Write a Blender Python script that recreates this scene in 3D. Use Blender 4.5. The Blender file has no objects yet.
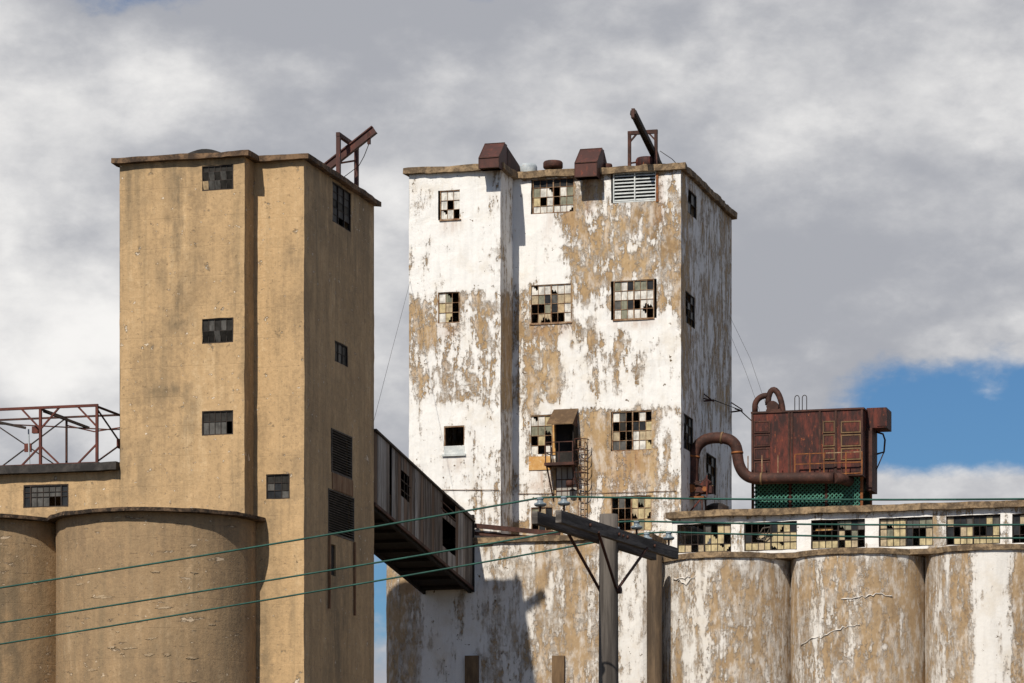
import bpy, math, random
from mathutils import Vector, noise
random.seed(7)
sc = bpy.context.scene
C = sc.collection
rad = math.radians

# ------------------------------------------------------------------ camera
FPX = 3400.0; TH = rad(15.4); HOR = 920.0; EZ = 1.7
cs, sn = math.cos(TH), math.sin(TH)
cam_d = bpy.data.cameras.new('camera'); cam = bpy.data.objects.new('camera', cam_d); C.objects.link(cam)
cam.location = (0, 0, EZ); cam.rotation_euler = (rad(90), 0, TH)
cam_d.sensor_width = 36; cam_d.lens = FPX / 1024 * 36
cam_d.shift_y = (HOR - 341.5) / 1024
cam_d.clip_start = 1; cam_d.clip_end = 9000
sc.camera = cam
# ------------------------------------------------------------------ sun and sky
SUN_AZ, SUN_EL = rad(7.9), rad(44.1)          # azimuth measured from straight on to the fronts, toward the left
sd = Vector((math.sin(SUN_AZ) * math.cos(SUN_EL), math.cos(SUN_AZ) * math.cos(SUN_EL), -math.sin(SUN_EL)))
sun_d = bpy.data.lights.new('sun', 'SUN'); sun_d.energy = 5.0; sun_d.angle = rad(0.5); sun_d.color = (1, .92, .80)
sun = bpy.data.objects.new('sun', sun_d); C.objects.link(sun)
sun.rotation_euler = sd.to_track_quat('-Z', 'Y').to_euler(); sun.location = (-20, -20, 80)

world = bpy.data.worlds.new('World'); sc.world = world; world.use_nodes = True
nt = world.node_tree; nt.nodes.clear()
class NT:
    """tiny node-graph writer"""
    def __init__(s, tree): s.t = tree
    def n(s, typ, **kw):
        d = s.t.nodes.new(typ)
        for k, v in kw.items():
            if k.startswith('i_'):
                key = k[2:]; key = int(key) if key.isdigit() else key.replace('_', ' ')
                s.set(d, key, v)
            else: setattr(d, k, v)
        return d
    def set(s, d, key, v):
        if hasattr(v, 'is_output') or isinstance(v, bpy.types.NodeSocket): s.t.links.new(v, d.inputs[key])
        else: d.inputs[key].default_value = v
    def math(s, op, a, b=0.0, c=None, clamp=False):
        d = s.t.nodes.new('ShaderNodeMath'); d.operation = op; d.use_clamp = clamp
        s.set(d, 0, a); s.set(d, 1, b)
        if c is not None: s.set(d, 2, c)
        return d.outputs[0]
    def vmath(s, op, a, b=(0, 0, 0), out=0):
        d = s.t.nodes.new('ShaderNodeVectorMath'); d.operation = op; s.set(d, 0, a)
        if op != 'LENGTH': s.set(d, 1, b)
        return d.outputs[out]
    def noise(s, vec, scale, detail=6, rough=.55, dist=0.0):
        d = s.n('ShaderNodeTexNoise', i_Vector=vec, i_Scale=scale, i_Detail=detail, i_Roughness=rough, i_Distortion=dist)
        return d.outputs['Fac']
    def ramp(s, fac, lo, hi, a=0.0, b=1.0, smooth=True):
        d = s.n('ShaderNodeMapRange'); d.interpolation_type = 'SMOOTHSTEP' if smooth else 'LINEAR'
        s.set(d, 'Value', fac)
        d.inputs['From Min'].default_value = lo; d.inputs['From Max'].default_value = hi
        d.inputs['To Min'].default_value = a; d.inputs['To Max'].default_value = b
        return d.outputs[0]
    def mix(s, fac, a, b):
        d = s.t.nodes.new('ShaderNodeMix'); d.data_type = 'RGBA'
        s.set(d, 0, fac)
        for k, v in ((6, a), (7, b)):
            if isinstance(v, tuple) and len(v) == 3: v = v + (1,)
            s.set(d, k, v)
        return d.outputs[2]

def ray(px, py):
    a, b = (px - 512) / FPX, (HOR - py) / FPX
    return Vector((-sn + cs * a, cs + sn * a, b)).normalized()

w = NT(nt)
sky = w.n('ShaderNodeTexSky', sky_type='NISHITA', sun_disc=False, sun_elevation=SUN_EL,
          sun_rotation=math.atan2(-sd.x, -sd.y), air_density=1.0, dust_density=0.3, ozone_density=3.0)
tc = w.n('ShaderNodeTexCoord').outputs['Generated']
warp = w.vmath('ADD', w.vmath('MULTIPLY', tc, (1, 1, 1.7)), (3.1, 0.4, 1.7))
big = w.noise(warp, 4.2, 5, .48)
mid = w.noise(w.vmath('ADD', warp, (7.3, 2.2, 0)), 12, 8, .56)
puff = w.noise(w.vmath('ADD', warp, (1.3, 5.2, 4)), 26, 8, .6)
elev = w.n('ShaderNodeSeparateXYZ', i_Vector=tc).outputs[2]
vw = w.vmath('ADD', warp, w.vmath('MULTIPLY', w.n('ShaderNodeTexNoise', i_Vector=warp, i_Scale=22, i_Detail=6, i_Roughness=.6).outputs['Color'], (.09, .09, .09)))
vor = w.n('ShaderNodeTexVoronoi', feature='SMOOTH_F1', i_Vector=vw, i_Scale=15, i_Smoothness=.55).outputs['Distance']
def blob(px, py, kx, kz):
    g = ray(px, py)
    dv = w.vmath('MULTIPLY', w.vmath('SUBTRACT', tc, tuple(g)), (kx, kx, kz))
    return w.ramp(w.vmath('LENGTH', dv, out=1), 0.0, 1.0, 1.0, 0.0)
lit = w.math('ADD', w.math('MULTIPLY', big, .38), w.math('ADD', w.math('MULTIPLY', mid, .38), w.math('MULTIPLY', puff, .24)))
lit = w.math('ADD', lit, w.math('MULTIPLY', w.math('SUBTRACT', .42, vor), .20))
# broad sunlit and shaded masses of the bank
for (bx, by, kx, kz, amp) in ((20, 110, 12, 22, .10), (230, 90, 22, 40, .06), (950, 110, 10, 18, .10), (30, 380, 14, 24, .08), (990, 505, 14, 40, .08), (800, 330, 16, 22, -.07), (250, 5, 9, 50, -.08), (430, 250, 14, 20, .03)):
    lit = w.math('ADD', lit, w.math('MULTIPLY', blob(bx, by, kx, kz), amp))
cloud = w.mix(w.ramp(lit, .40, .66), (4.0, 4.12, 4.5), (9.3, 9.15, 8.95))
gap = w.math('SUBTRACT', blob(955, 440, 10.5, 21), w.math('MULTIPLY', blob(1010, 512, 15, 44), .9))
gap = w.math('MAXIMUM', gap, w.math('MULTIPLY', blob(395, 600, 20, 20), .8))
gap = w.math('MAXIMUM', gap, w.math('MULTIPLY', blob(120, -30, 14, 32), .55))
gap = w.math('MAXIMUM', gap, w.math('MULTIPLY', blob(560, -40, 14, 32), .45))
cov = w.math('ADD', w.math('ADD', w.math('MULTIPLY', mid, .9), w.math('MULTIPLY', puff, .5)), w.math('MULTIPLY', w.math('SUBTRACT', .42, vor), .22))
cov = w.math('SUBTRACT', cov, w.math('MULTIPLY', gap, .58))
# the cloud bank stands ahead of the camera; toward the sun, out of view, clouds are broken to lower the fill light
bank = w.vmath('DOT_PRODUCT', tc, tuple(ray(480, 250)), out=1)
brk = w.ramp(w.math('ADD', bank, w.math('MULTIPLY', w.math('SUBTRACT', w.noise(tc, 2.1, 5, .55), .5), 1.6)), .25, .85, .40, 0.0)
cov = w.math('SUBTRACT', cov, brk)
covm = w.ramp(cov, .24, .44)
blue = w.vmath('MULTIPLY', sky.outputs[0], (.335, .505, .675))
col = w.mix(covm, blue, cloud)
bg = w.n('ShaderNodeBackground', i_Color=col, i_Strength=.1)
out = w.n('ShaderNodeOutputWorld'); nt.links.new(bg.outputs[0], out.inputs[0])
sc.view_settings.view_transform = 'Standard'; sc.view_settings.look = 'None'
sc.view_settings.gamma = 1; sc.view_settings.exposure = 0.0

# ------------------------------------------------------------------ surveying helpers: photo measurement -> metres on a known wall plane
def ux(px, V): a = (px - 512) / FPX; t = V / (cs + sn * a); return t * (-sn + cs * a)
def uz(px, py, V): a = (px - 512) / FPX; t = V / (cs + sn * a); return EZ + t * (HOR - py) / FPX
def vy(px, U): a = (px - 512) / FPX; t = U / (-sn + cs * a); return t * (cs + sn * a)
def sz(px, py, U): a = (px - 512) / FPX; t = U / (-sn + cs * a); return EZ + t * (HOR - py) / FPX
def at(px, py, V): return Vector((ux(px, V), V, uz(px, py, V)))
def deep(px, py, t):
    a = (px - 512) / FPX
    return Vector((t * (-sn + cs * a), t * (cs + sn * a), EZ + t * (HOR - py) / FPX))

# ------------------------------------------------------------------ materials
MATS = {}
def newmat(name):
    m = bpy.data.materials.new(name); m.use_nodes = True
    m.node_tree.nodes.clear(); MATS[name] = m
    g = NT(m.node_tree)
    p = g.n('ShaderNodeBsdfPrincipled'); o = g.n('ShaderNodeOutputMaterial')
    m.node_tree.links.new(p.outputs[0], o.inputs[0])
    return g, p
def pos(g): return g.n('ShaderNodeNewGeometry').outputs['Position']
def bump(g, p, h, dist=.02, strength=.6):
    b = g.n('ShaderNodeBump', i_Height=h, i_Distance=dist, i_Strength=strength)
    g.set(p, 'Normal', b.outputs[0])

def concrete(g, P, base, dark, light, vstretch=.35):
    S = g.vmath('MULTIPLY', P, (1, 1, vstretch))
    a = g.noise(S, .55, 6, .6); b = g.noise(g.vmath('MULTIPLY', P, (1, 1, .09)), 2.2, 6, .65)
    c = g.noise(P, 5.0, 8, .7)
    k = g.math('ADD', g.math('MULTIPLY', a, .36), g.math('ADD', g.math('MULTIPLY', b, .30), g.math('MULTIPLY', c, .34)))
    col = g.mix(g.ramp(k, .40, .52), dark, base)
    return g.mix(g.ramp(k, .52, .62), col, light), c

def mat_peeling(name, base, dark, light, paint=(.77, .765, .75), seed=0.0, vstr=.6, crisp=.04, gain=.945, filmk=.42):
    g, p = newmat(name)
    P = g.vmath('ADD', pos(g), (seed, seed * .7, 0))
    bare = g.n('ShaderNodeAttribute', attribute_name='wear').outputs['Fac']
    S = g.vmath('MULTIPLY', P, (1, 1, vstr))
    n1 = g.noise(S, 1.15, 10, .72, .1)
    n2 = g.noise(g.vmath('MULTIPLY', P, (1, 1, .11)), 3.6, 6, .65)
    n3 = g.noise(g.vmath('MULTIPLY', P, (1, 1, .62)), 5.2, 10, .78)
    k = g.math('ADD', g.math('MULTIPLY', n1, .42), g.math('ADD', g.math('MULTIPLY', n2, .25), g.math('MULTIPLY', n3, .33)))
    k = g.ramp(k, .36, .64, 0, 1, smooth=False)
    d = g.math('SUBTRACT', g.math('MULTIPLY', bare, gain), k)
    soft = g.noise(g.vmath('ADD', P, (21, 3, 8)), 1.1, 4, .6)
    m = g.ramp(g.math('DIVIDE', d, g.ramp(soft, .40, .66, crisp, crisp * 4.5)), -1.0, 1.0)
    conc, grain = concrete(g, P, base, dark, light)
    film = g.noise(g.vmath('MULTIPLY', g.vmath('ADD', P, (3, 8, 1)), (1, 1, .4)), 2.4, 9, .7)
    conc = g.mix(g.ramp(film, .46, .66, 0, filmk), conc, paint)
    edge = g.math('MULTIPLY', g.ramp(d, .0, .02), g.ramp(d, .03, .12, 1, 0))  # shadow line along the paint edge, put into the concrete colour
    conc = g.mix(g.math('MULTIPLY', edge, .26), conc, (dark[0] * .6, dark[1] * .48, dark[2] * .36))
    # paint: thin, greyed and washed where it wears
    dirt = g.noise(g.vmath('MULTIPLY', P, (1, 1, .12)), 3.0, 7, .65)
    dirt2 = g.noise(P, .7, 6, .6)
    pc = g.mix(g.ramp(dirt, .42, .72, 0, .55), paint, tuple(v * .80 for v in paint))
    pc = g.mix(g.ramp(dirt2, .50, .72, 0, .6), pc, (paint[0] * .84, paint[1] * .78, paint[2] * .69))
    thin = g.ramp(d, -.30, -.02, 0, .42)
    pc = g.mix(g.math('MULTIPLY', thin, g.ramp(n3, .42, .60)), pc, base)
    spk = g.noise(g.vmath('ADD', P, (9, 4, 2)), 3.2, 5, .6)
    pc = g.mix(g.ramp(spk, .665, .70), pc, tuple(v * .45 for v in dark))
    col = g.mix(m, pc, conc)
    pit = g.noise(g.vmath('ADD', P, (1, 14, 5)), 2.1, 6, .7)
    col = g.mix(g.ramp(pit, .69, .72, 0, .7), col, tuple(v * .35 for v in dark))
    ru = g.n('ShaderNodeAttribute', attribute_name='rust').outputs['Fac']
    col = g.mix(g.math('MULTIPLY', ru, g.ramp(n2, .36, .62)), col, (.30, .135, .045))
    g.set(p, 'Base Color', col); g.set(p, 'Roughness', .88)
    h = g.math('ADD', g.math('MULTIPLY', m, -1.0), g.math('MULTIPLY', grain, .55))
    bump(g, p, h, .05, .8)
    return MATS[name]

def mat_bare(name, base, dark, light, spall=(.62, .52, .40), stretch=(1, 1, 1), spall_lo=.665):
    g, p = newmat(name)
    P = pos(g)
    st = g.n('ShaderNodeAttribute', attribute_name='wear').outputs['Fac']
    conc, grain = concrete(g, P, base, dark, light)
    n2 = g.noise(g.vmath('MULTIPLY', P, (1, 1, .14)), 1.7, 7, .65)
    n3 = g.noise(P, 1.3, 8, .66)
    stain = g.math('MULTIPLY', st, g.ramp(g.math('ADD', g.math('MULTIPLY', n2, .6), g.math('MULTIPLY', n3, .4)), .36, .60))
    col = g.mix(stain, conc, (.125, .098, .062))
    drip = g.noise(g.vmath('MULTIPLY', g.vmath('ADD', P, (2, 6, 0)), (1, 1, .05)), 2.3, 7, .62)
    col = g.mix(g.ramp(drip, .50, .70, 0, .40), col, (.19, .145, .085))
    blot = g.noise(g.vmath('ADD', P, (5, 2, 11)), .42, 7, .62)
    col = g.mix(g.ramp(blot, .54, .70, 0, .34), col, tuple(v * .72 for v in dark))
    sp = g.noise(g.vmath('MULTIPLY', P, stretch), 1.7, 6, .62)
    spm = g.ramp(sp, spall_lo, spall_lo + .03)
    rim = g.ramp(sp, spall_lo - .035, spall_lo - .005)
    col = g.mix(g.math('MULTIPLY', rim, .55), col, tuple(v * .5 for v in dark))
    col = g.mix(spm, col, spall)
    fine = g.noise(P, 11, 5, .7)
    col = g.mix(g.ramp(fine, .52, .70, 0, .40), col, tuple(v * .55 for v in dark))
    chip = g.noise(g.vmath('ADD', P, (8, 1, 6)), 4.4, 4, .6)
    col = g.mix(g.ramp(chip, .635, .66, 0, .75), col, tuple(v * .42 for v in dark))
    col = g.mix(g.ramp(chip, .675, .69), col, spall)
    comb = g.noise(g.vmath('MULTIPLY', P, (1, 1, .03)), 7.0, 6, .7)
    col = g.mix(g.ramp(comb, .52, .70, 0, .13), col, tuple(v * .6 for v in dark))
    # faint lift lines left by the formwork
    z = g.n('ShaderNodeSeparateXYZ', i_Vector=P).outputs[2]
    wv = g.math('PINGPONG', g.math('ADD', z, g.math('MULTIPLY', n3, .10)), .62)
    line = g.ramp(wv, 0, .035, 1, 0)
    col = g.mix(g.math('MULTIPLY', line, g.ramp(n3, .40, .62, .02, .22)), col, tuple(v * .5 for v in dark))
    g.set(p, 'Base Color', col); g.set(p, 'Roughness', .9)
    h = g.math('ADD', g.math('MULTIPLY', spm, -1.0), g.math('ADD', g.math('MULTIPLY', grain, .6), g.math('MULTIPLY', line, -.06)))
    bump(g, p, h, .05, .9)
    return MATS[name]

def mat_simple(name, c1, c2, scale=2.0, rough=.8, metal=0.0, lo=.42, hi=.62, c3=None, stretch=(1, 1, 1), bmp=.01, spec=.3):
    g, p = newmat(name)
    P = g.vmath('MULTIPLY', pos(g), stretch)
    a = g.noise(P, scale, 8, .66, .3); b = g.noise(P, scale * 4.3, 6, .7)
    col = g.mix(g.ramp(g.math('ADD', g.math('MULTIPLY', a, .7), g.math('MULTIPLY', b, .3)), lo, hi), c1, c2)
    if c3: col = g.mix(g.ramp(b, .60, .70), col, c3)
    g.set(p, 'Base Color', col); g.set(p, 'Roughness', rough); g.set(p, 'Metallic', metal)
    g.set(p, 'Specular IOR Level', spec)
    if bmp: bump(g, p, b, bmp, .5)
    return MATS[name]

TB, TD, TL = (.485, .327, .170), (.345, .235, .125), (.58, .415, .235)
mat_bare('tan_concrete', TB, TD, TL)
mat_bare('silo_concrete', (.345, .232, .125), (.245, .165, .092), (.44, .31, .18), stretch=(.6, .6, 2.2), spall_lo=.655, spall=(.50, .39, .27))
mat_peeling('peeling_tower', (.385, .262, .138), (.25, .165, .085), (.48, .35, .20))
mat_peeling('peeling_silo', (.365, .255, .145), (.235, .16, .09), (.47, .35, .22), seed=31.0, vstr=.38, crisp=.06, gain=.95, filmk=.62, paint=(.70, .68, .65))
mat_peeling('gallery_paint', (.36, .26, .15), (.2, .14, .08), (.45, .34, .21), seed=12.0, crisp=.05)
mat_simple('cornice', (.11, .078, .05), (.33, .235, .14), 2.2, .92, c3=(.04, .03, .022), bmp=.06)
mat_simple('cornice_dark', (.05, .034, .024), (.20, .125, .072), 2.0, .92, c3=(.03, .02, .016), bmp=.04)
mat_simple('lip_tar', (.022, .016, .012), (.13, .085, .052), 2.6, .92, c3=(.30, .20, .12), bmp=.06)
mat_simple('rust_dark', (.036, .016, .012), (.085, .034, .024), 1.3, .75, c3=(.13, .05, .025))
mat_simple('rust_red', (.026, .010, .009), (.125, .028, .018), 1.7, .7, lo=.42, hi=.60, c3=(.30, .085, .028), stretch=(1, 1, .35))
mat_simple('rust_hood', (.050, .020, .016), (.085, .029, .022), 1.1, .6, c3=(.20, .045, .02), stretch=(1, 1, .4))
mat_simple('rust_orange', (.15, .055, .020), (.30, .115, .036), 3.0, .85, c3=(.10, .035, .015))
mat_simple('rust_frame', (.15, .075, .038), (.34, .24, .15), 4, .85)
mat_simple('steel_black', (.016, .012, .010), (.04, .026, .02), 3, .7)
mat_simple('truss_red', (.075, .022, .016), (.125, .034, .022), 2.0, .7, c3=(.06, .02, .015))
mat_simple('wood_board', (.06, .048, .040), (.26, .225, .195), 3.4, .85, stretch=(1, 1, .07), c3=(.05, .036, .028))
mat_simple('wood_board_rust', (.10, .062, .040), (.19, .135, .10), 2.2, .85, stretch=(1, 1, .07), c3=(.05, .03, .02))
mat_simple('wood_board_pale', (.17, .155, .14), (.44, .42, .395), 3.4, .85, stretch=(1, 1, .06), c3=(.09, .075, .062))
mat_simple('wood_dark', (.010, .008, .007), (.022, .017, .014), 2, .9)
mat_simple('pole_wood', (.050, .043, .038), (.125, .110, .097), 5.0, .9, stretch=(1, 1, .045), c3=(.022, .018, .015), lo=.40, hi=.60, bmp=.03)
mat_simple('arm_wood', (.055, .048, .043), (.17, .152, .137), 5.0, .9, c3=(.014, .012, .010), stretch=(.25, .12, 1.6), bmp=.03)
mat_simple('pipe_brown', (.085, .052, .028), (.19, .120, .062), 1.1, .8, stretch=(1, 1, .15), c3=(.05, .03, .018))
mat_simple('pipe_dark', (.045, .030, .018), (.12, .080, .046), 1.1, .8, stretch=(1, 1, .15), c3=(.025, .017, .012))
mat_simple('louver_white', (.46, .49, .49), (.62, .64, .63), 3, .7)
mat_simple('louver_dark', (.055, .048, .040), (.13, .112, .094), 3, .75)
mat_simple('galvanised', (.32, .36, .39), (.46, .50, .52), 2, .55, metal=.0, c3=(.30, .14, .07))
mat_simple('porcelain', (.13, .165, .19), (.22, .265, .30), 5, .3, bmp=0, spec=.5)
mat_simple('wire_green', (.010, .052, .040), (.018, .085, .066), 3, .6, bmp=0)
mat_simple('cable_dark', (.02, .018, .016), (.04, .034, .03), 3, .7, bmp=0)
mat_simple('panel_green', (.012, .032, .026), (.022, .055, .044), 2, .8)
mat_simple('lattice_green', (.035, .13, .098), (.07, .22, .165), 2.5, .8, c3=(.09, .035, .02))
mat_simple('orange_board', (.50, .27, .09), (.62, .40, .17), 2.0, .9, c3=(.55, .52, .48))
mat_simple('grey_board', (.28, .26, .235), (.42, .40, .37), 2.0, .9, stretch=(1, 1, .3), c3=(.16, .11, .07))
mat_simple('roofing_black', (.022, .020, .019), (.05, .044, .040), 1.5, .8)
mat_simple('door_dark', (.014, .012, .011), (.03, .025, .022), 2.0, .8)
mat_simple('spall', (.30, .22, .135), (.44, .34, .225), 4, .95, c3=(.16, .11, .07), bmp=.04)
mat_simple('seam_white', (.58, .55, .51), (.72, .69, .65), 6, .9)
mat_simple('ground_gravel', (.062, .046, .030), (.115, .088, .058), .4, .95, c3=(.04, .05, .02), bmp=.05)
mat_simple('rust_stain_panel', (.16, .085, .045), (.26, .165, .095), 2.0, .9, stretch=(1, 1, .2), c3=(.34, .13, .045))
def mat_pane(name, c, rough=.35, spec=.5, var=.25):
    g, p = newmat(name)
    P = pos(g)
    a = g.noise(P, 3.0, 7, .65); b = g.noise(g.vmath('MULTIPLY', P, (1, 1, .3)), 9, 5, .65)
    k = g.math('ADD', g.math('MULTIPLY', a, .6), g.math('MULTIPLY', b, .4))
    col = g.mix(g.ramp(k, .36, .62), tuple(v * (1 - var * 1.9) for v in c), tuple(min(1, v * (1 + var * .3)) for v in c))
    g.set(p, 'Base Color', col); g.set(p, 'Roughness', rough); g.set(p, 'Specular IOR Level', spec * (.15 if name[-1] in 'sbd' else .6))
for ch, c, r in (('w', (.68, .66, .61), .5), ('y', (.52, .43, .245), .45), ('t', (.46, .37, .24), .5), ('g', (.22, .22, .16), .4),
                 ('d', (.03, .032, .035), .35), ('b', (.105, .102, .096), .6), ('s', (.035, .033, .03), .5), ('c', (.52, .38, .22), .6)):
    mat_pane('pane_' + ch, c, r)

# ------------------------------------------------------------------ mesh helpers
WOFF = {}
def wo(o): return WOFF.get(o.name, Vector((0, 0, 0))) if o else Vector((0, 0, 0))
def thing(name, label, cat, loc, group=None):
    o = bpy.data.objects.new(name, None); C.objects.link(o)
    o.empty_display_size = .5
    o.location = loc; o['label'] = label; o['category'] = cat
    if group: o['group'] = group
    WOFF[o.name] = Vector(loc)
    return o
def tag(o, label, cat, group=None):
    o['label'] = label; o['category'] = cat
    if group: o['group'] = group
    return o
def wob(p, k=1.0):
    p = Vector(p)
    return p + (noise.noise_vector(p * .45) * .022 + noise.noise_vector(p * 1.9) * .020 + noise.noise_vector(p * 4.7) * .010) * k

class MB:
    def __init__(s): s.v = []; s.f = []; s.a = []; s.r = []; s.smooth = set()
    def quad(s, *pts):
        n = len(s.v); s.v += [Vector(p) for p in pts]; s.f.append(tuple(range(n, n + len(pts)))); return s
    def hexa(s, c):
        n = len(s.v); s.v += [Vector(p) for p in c]
        for f in ((0, 3, 2, 1), (4, 5, 6, 7), (0, 1, 5, 4), (1, 2, 6, 5), (2, 3, 7, 6), (3, 0, 4, 7)):
            s.f.append(tuple(n + i for i in f))
        return s
    def box(s, x0, x1, y0, y1, z0, z1):
        return s.hexa([(x0, y0, z0), (x1, y0, z0), (x1, y1, z0), (x0, y1, z0), (x0, y0, z1), (x1, y0, z1), (x1, y1, z1), (x0, y1, z1)])
    def bar(s, a, b, wd, h=None, up=(0, 0, 1)):
        a, b = Vector(a), Vector(b); h = h or wd
        d = (b - a).normalized(); up = Vector(up)
        if abs(d.dot(up)) > .98: up = Vector((0, 1, 0))
        r = d.cross(up).normalized(); u = r.cross(d).normalized()
        q = [(-1, -1), (1, -1), (1, 1), (-1, 1)]
        return s.hexa([a + r * (wd / 2 * i) + u * (h / 2 * j) for i, j in q] + [b + r * (wd / 2 * i) + u * (h / 2 * j) for i, j in q])
    def tube(s, pts, r, n=10, cap=True):
        pts = [Vector(p) for p in pts]; rs = r if isinstance(r, (list, tuple)) else [r] * len(pts)
        base = len(s.v); prev = None
        for i, p in enumerate(pts):
            t = (pts[min(i + 1, len(pts) - 1)] - pts[max(i - 1, 0)]).normalized()
            if prev is None:
                ref = Vector((0, 0, 1)) if abs(t.z) < .9 else Vector((0, 1, 0))
                x = t.cross(ref).normalized()
            else:
                x = (prev - t * prev.dot(t)).normalized()
            prev = x; y = t.cross(x)
            for k in range(n):
                an = 2 * math.pi * k / n
                s.v.append(p + (x * math.cos(an) + y * math.sin(an)) * rs[i])
        for i in range(len(pts) - 1):
            for k in range(n):
                q = base + i * n; s.smooth.add(len(s.f))
                s.f.append((q + k, q + (k + 1) % n, q + n + (k + 1) % n, q + n + k))
        if cap:
            s.f.append(tuple(base + k for k in reversed(range(n))))
            s.f.append(tuple(base + (len(pts) - 1) * n + k for k in range(n)))
        return s
    def lathe(s, c, prof, n=20):
        base = len(s.v); c = Vector(c)
        for r, z in prof:
            for k in range(n):
                an = 2 * math.pi * k / n
                s.v.append(c + Vector((r * math.cos(an), r * math.sin(an), z)))
        for i in range(len(prof) - 1):
            for k in range(n):
                q = base + i * n
                if abs(prof[i][0] - prof[i + 1][0]) < .6 * abs(prof[i][1] - prof[i + 1][1]) + 1e-6: s.smooth.add(len(s.f))
                s.f.append((q + k, q + (k + 1) % n, q + n + (k + 1) % n, q + n + k))
        s.f.append(tuple(base + k for k in reversed(range(n))))
        s.f.append(tuple(base + (len(prof) - 1) * n + k for k in range(n)))
        return s
    def prism(s, poly, z0, z1, step=None, k=0.0):
        """vertical-sided slab over a plan polygon; edges split and roughened when step is given"""
        P = []
        for i, p in enumerate(poly):
            q = poly[(i + 1) % len(poly)]; L = math.hypot(q[0] - p[0], q[1] - p[1])
            m = max(1, int(L / step)) if step else 1
            for j in range(m): P.append((p[0] + (q[0] - p[0]) * j / m, p[1] + (q[1] - p[1]) * j / m))
        n = len(P); b = len(s.v)
        for z in (z0, z1):
            for p in P:
                v = Vector((p[0], p[1], z)); s.v.append(wob(v, k) if k else v)
        s.f.append(tuple(b + i for i in reversed(range(n)))); s.f.append(tuple(b + n + i for i in range(n)))
        for i in range(n): s.f.append((b + i, b + (i + 1) % n, b + n + (i + 1) % n, b + n + i))
        return s
    def mesh(s, name, off=Vector((0, 0, 0))):
        me = bpy.data.meshes.new(name)
        me.from_pydata([tuple(v - off) for v in s.v], [], s.f)
        if s.smooth: me.polygons.foreach_set('use_smooth', [i in s.smooth for i in range(len(s.f))])
        if s.a:
            at_ = me.attributes.new('wear', 'FLOAT', 'POINT'); at_.data.foreach_set('value', s.a)
            at2 = me.attributes.new('rust', 'FLOAT', 'POINT'); at2.data.foreach_set('value', (s.r + [0.0] * len(s.v))[:len(s.v)])
        me.update(); return me
    def build(s, name, mat, parent=None, loc=None):
        off = wo(parent)
        if parent is None and loc is not None: off = Vector(loc)
        me = s.mesh(name, off); me.materials.append(MATS[mat])
        o = bpy.data.objects.new(name, me); C.objects.link(o)
        o.parent = parent
        if parent is None and loc is not None: o.location = loc
        WOFF[o.name] = off
        return o

class Plane:
    """a wall plane: front (faces -Y at y=c) or side (faces +X at x=c); h runs along it, d goes into the wall"""
    def __init__(s, kind, c): s.k = kind; s.c = c
    def p(s, h, d, z): return Vector((h, s.c + d, z)) if s.k == 'F' else Vector((s.c - d, h, z))
    def h(s, px): return ux(px, s.c) if s.k == 'F' else vy(px, s.c)
    def z(s, px, py): return uz(px, py, s.c) if s.k == 'F' else sz(px, py, s.c)
    def rect(s, x0, y0, x1, y1):
        """photo rectangle -> (h0,h1,z0,z1); y values are read at the left edge for sides, mid for fronts"""
        xm = (x0 + x1) / 2 if s.k == 'F' else x0
        return (s.h(x0), s.h(x1), s.z(xm, y1), s.z(xm, y0))
    def box(s, mb, h0, h1, d0, d1, z0, z1):
        a, b = s.p(h0, d0, z0), s.p(h1, d1, z1)
        return mb.box(min(a.x, b.x), max(a.x, b.x), min(a.y, b.y), max(a.y, b.y), z0, z1)

def wearfield(regs, base):
    """regs: (h0,h1,z0,z1,value,soft)"""
    def fn(h, z):
        v = base
        for (h0, h1, z0, z1, val, so) in regs:
            m = min(h - h0, h1 - h, z - z0, z1 - z)
            k = max(0, min(1, m / so + .5)); k = k * k * (3 - 2 * k)
            v = v * (1 - k) + val * k
        return v
    return fn

def wall(pl, h0, h1, z0, z1, openings, fn, step=.35, depth=.35, rough=1.0, mb=None, rust=None):
    """wall face as a fine grid with real openings and reveals"""
    mb = mb or MB()
    def cuts(lo, hi, extra):
        n = max(1, int((hi - lo) / step)); c = [lo + (hi - lo) * i / n for i in range(n + 1)]
        for e in extra:
            if lo < e < hi:
                c = [v for v in c if abs(v - e) > step * .3 or v in (lo, hi)] + [e]
        return sorted(set(c))
    hs = cuts(h0, h1, [v for o in openings for v in o[:2]]); zs = cuts(z0, z1, [v for o in openings for v in o[2:4]])
    idx = {}
    def vert(i, j):
        if (i, j) not in idx:
            idx[(i, j)] = len(mb.v)
            mb.v.append(wob(pl.p(hs[i], 0, zs[j]), rough)); mb.a.append(fn(hs[i], zs[j]) if fn else 0.0); mb.r.append(rust(hs[i], zs[j]) if rust else 0.0)
        return idx[(i, j)]
    for i in range(len(hs) - 1):
        for j in range(len(zs) - 1):
            hm, zm = (hs[i] + hs[i + 1]) / 2, (zs[j] + zs[j + 1]) / 2
            if any(o[0] < hm < o[1] and o[2] < zm < o[3] for o in openings): continue
            mb.f.append((vert(i, j), vert(i + 1, j), vert(i + 1, j + 1), vert(i, j + 1)))
    for o in openings:
        a, b, c, d = o[:4]
        ring = [(a, c), (b, c), (b, d), (a, d)]
        for k in range(4):
            p, q = ring[k], ring[(k + 1) % 4]
            n = len(mb.v)
            for (h, z), dd in ((p, 0), (q, 0), (q, depth), (p, depth)):
                v = pl.p(h, dd, z); mb.v.append(wob(v, rough) if dd == 0 else v); mb.a.append(.75); mb.r.append(0.0)
            mb.f.append((n, n + 1, n + 2, n + 3))
    return mb
def plain(mb, pts, wear=.5):
    n = len(mb.v); mb.v += [wob(p) for p in pts]; mb.a += [wear] * len(pts); mb.f.append(tuple(range(n, n + len(pts))))

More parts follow.
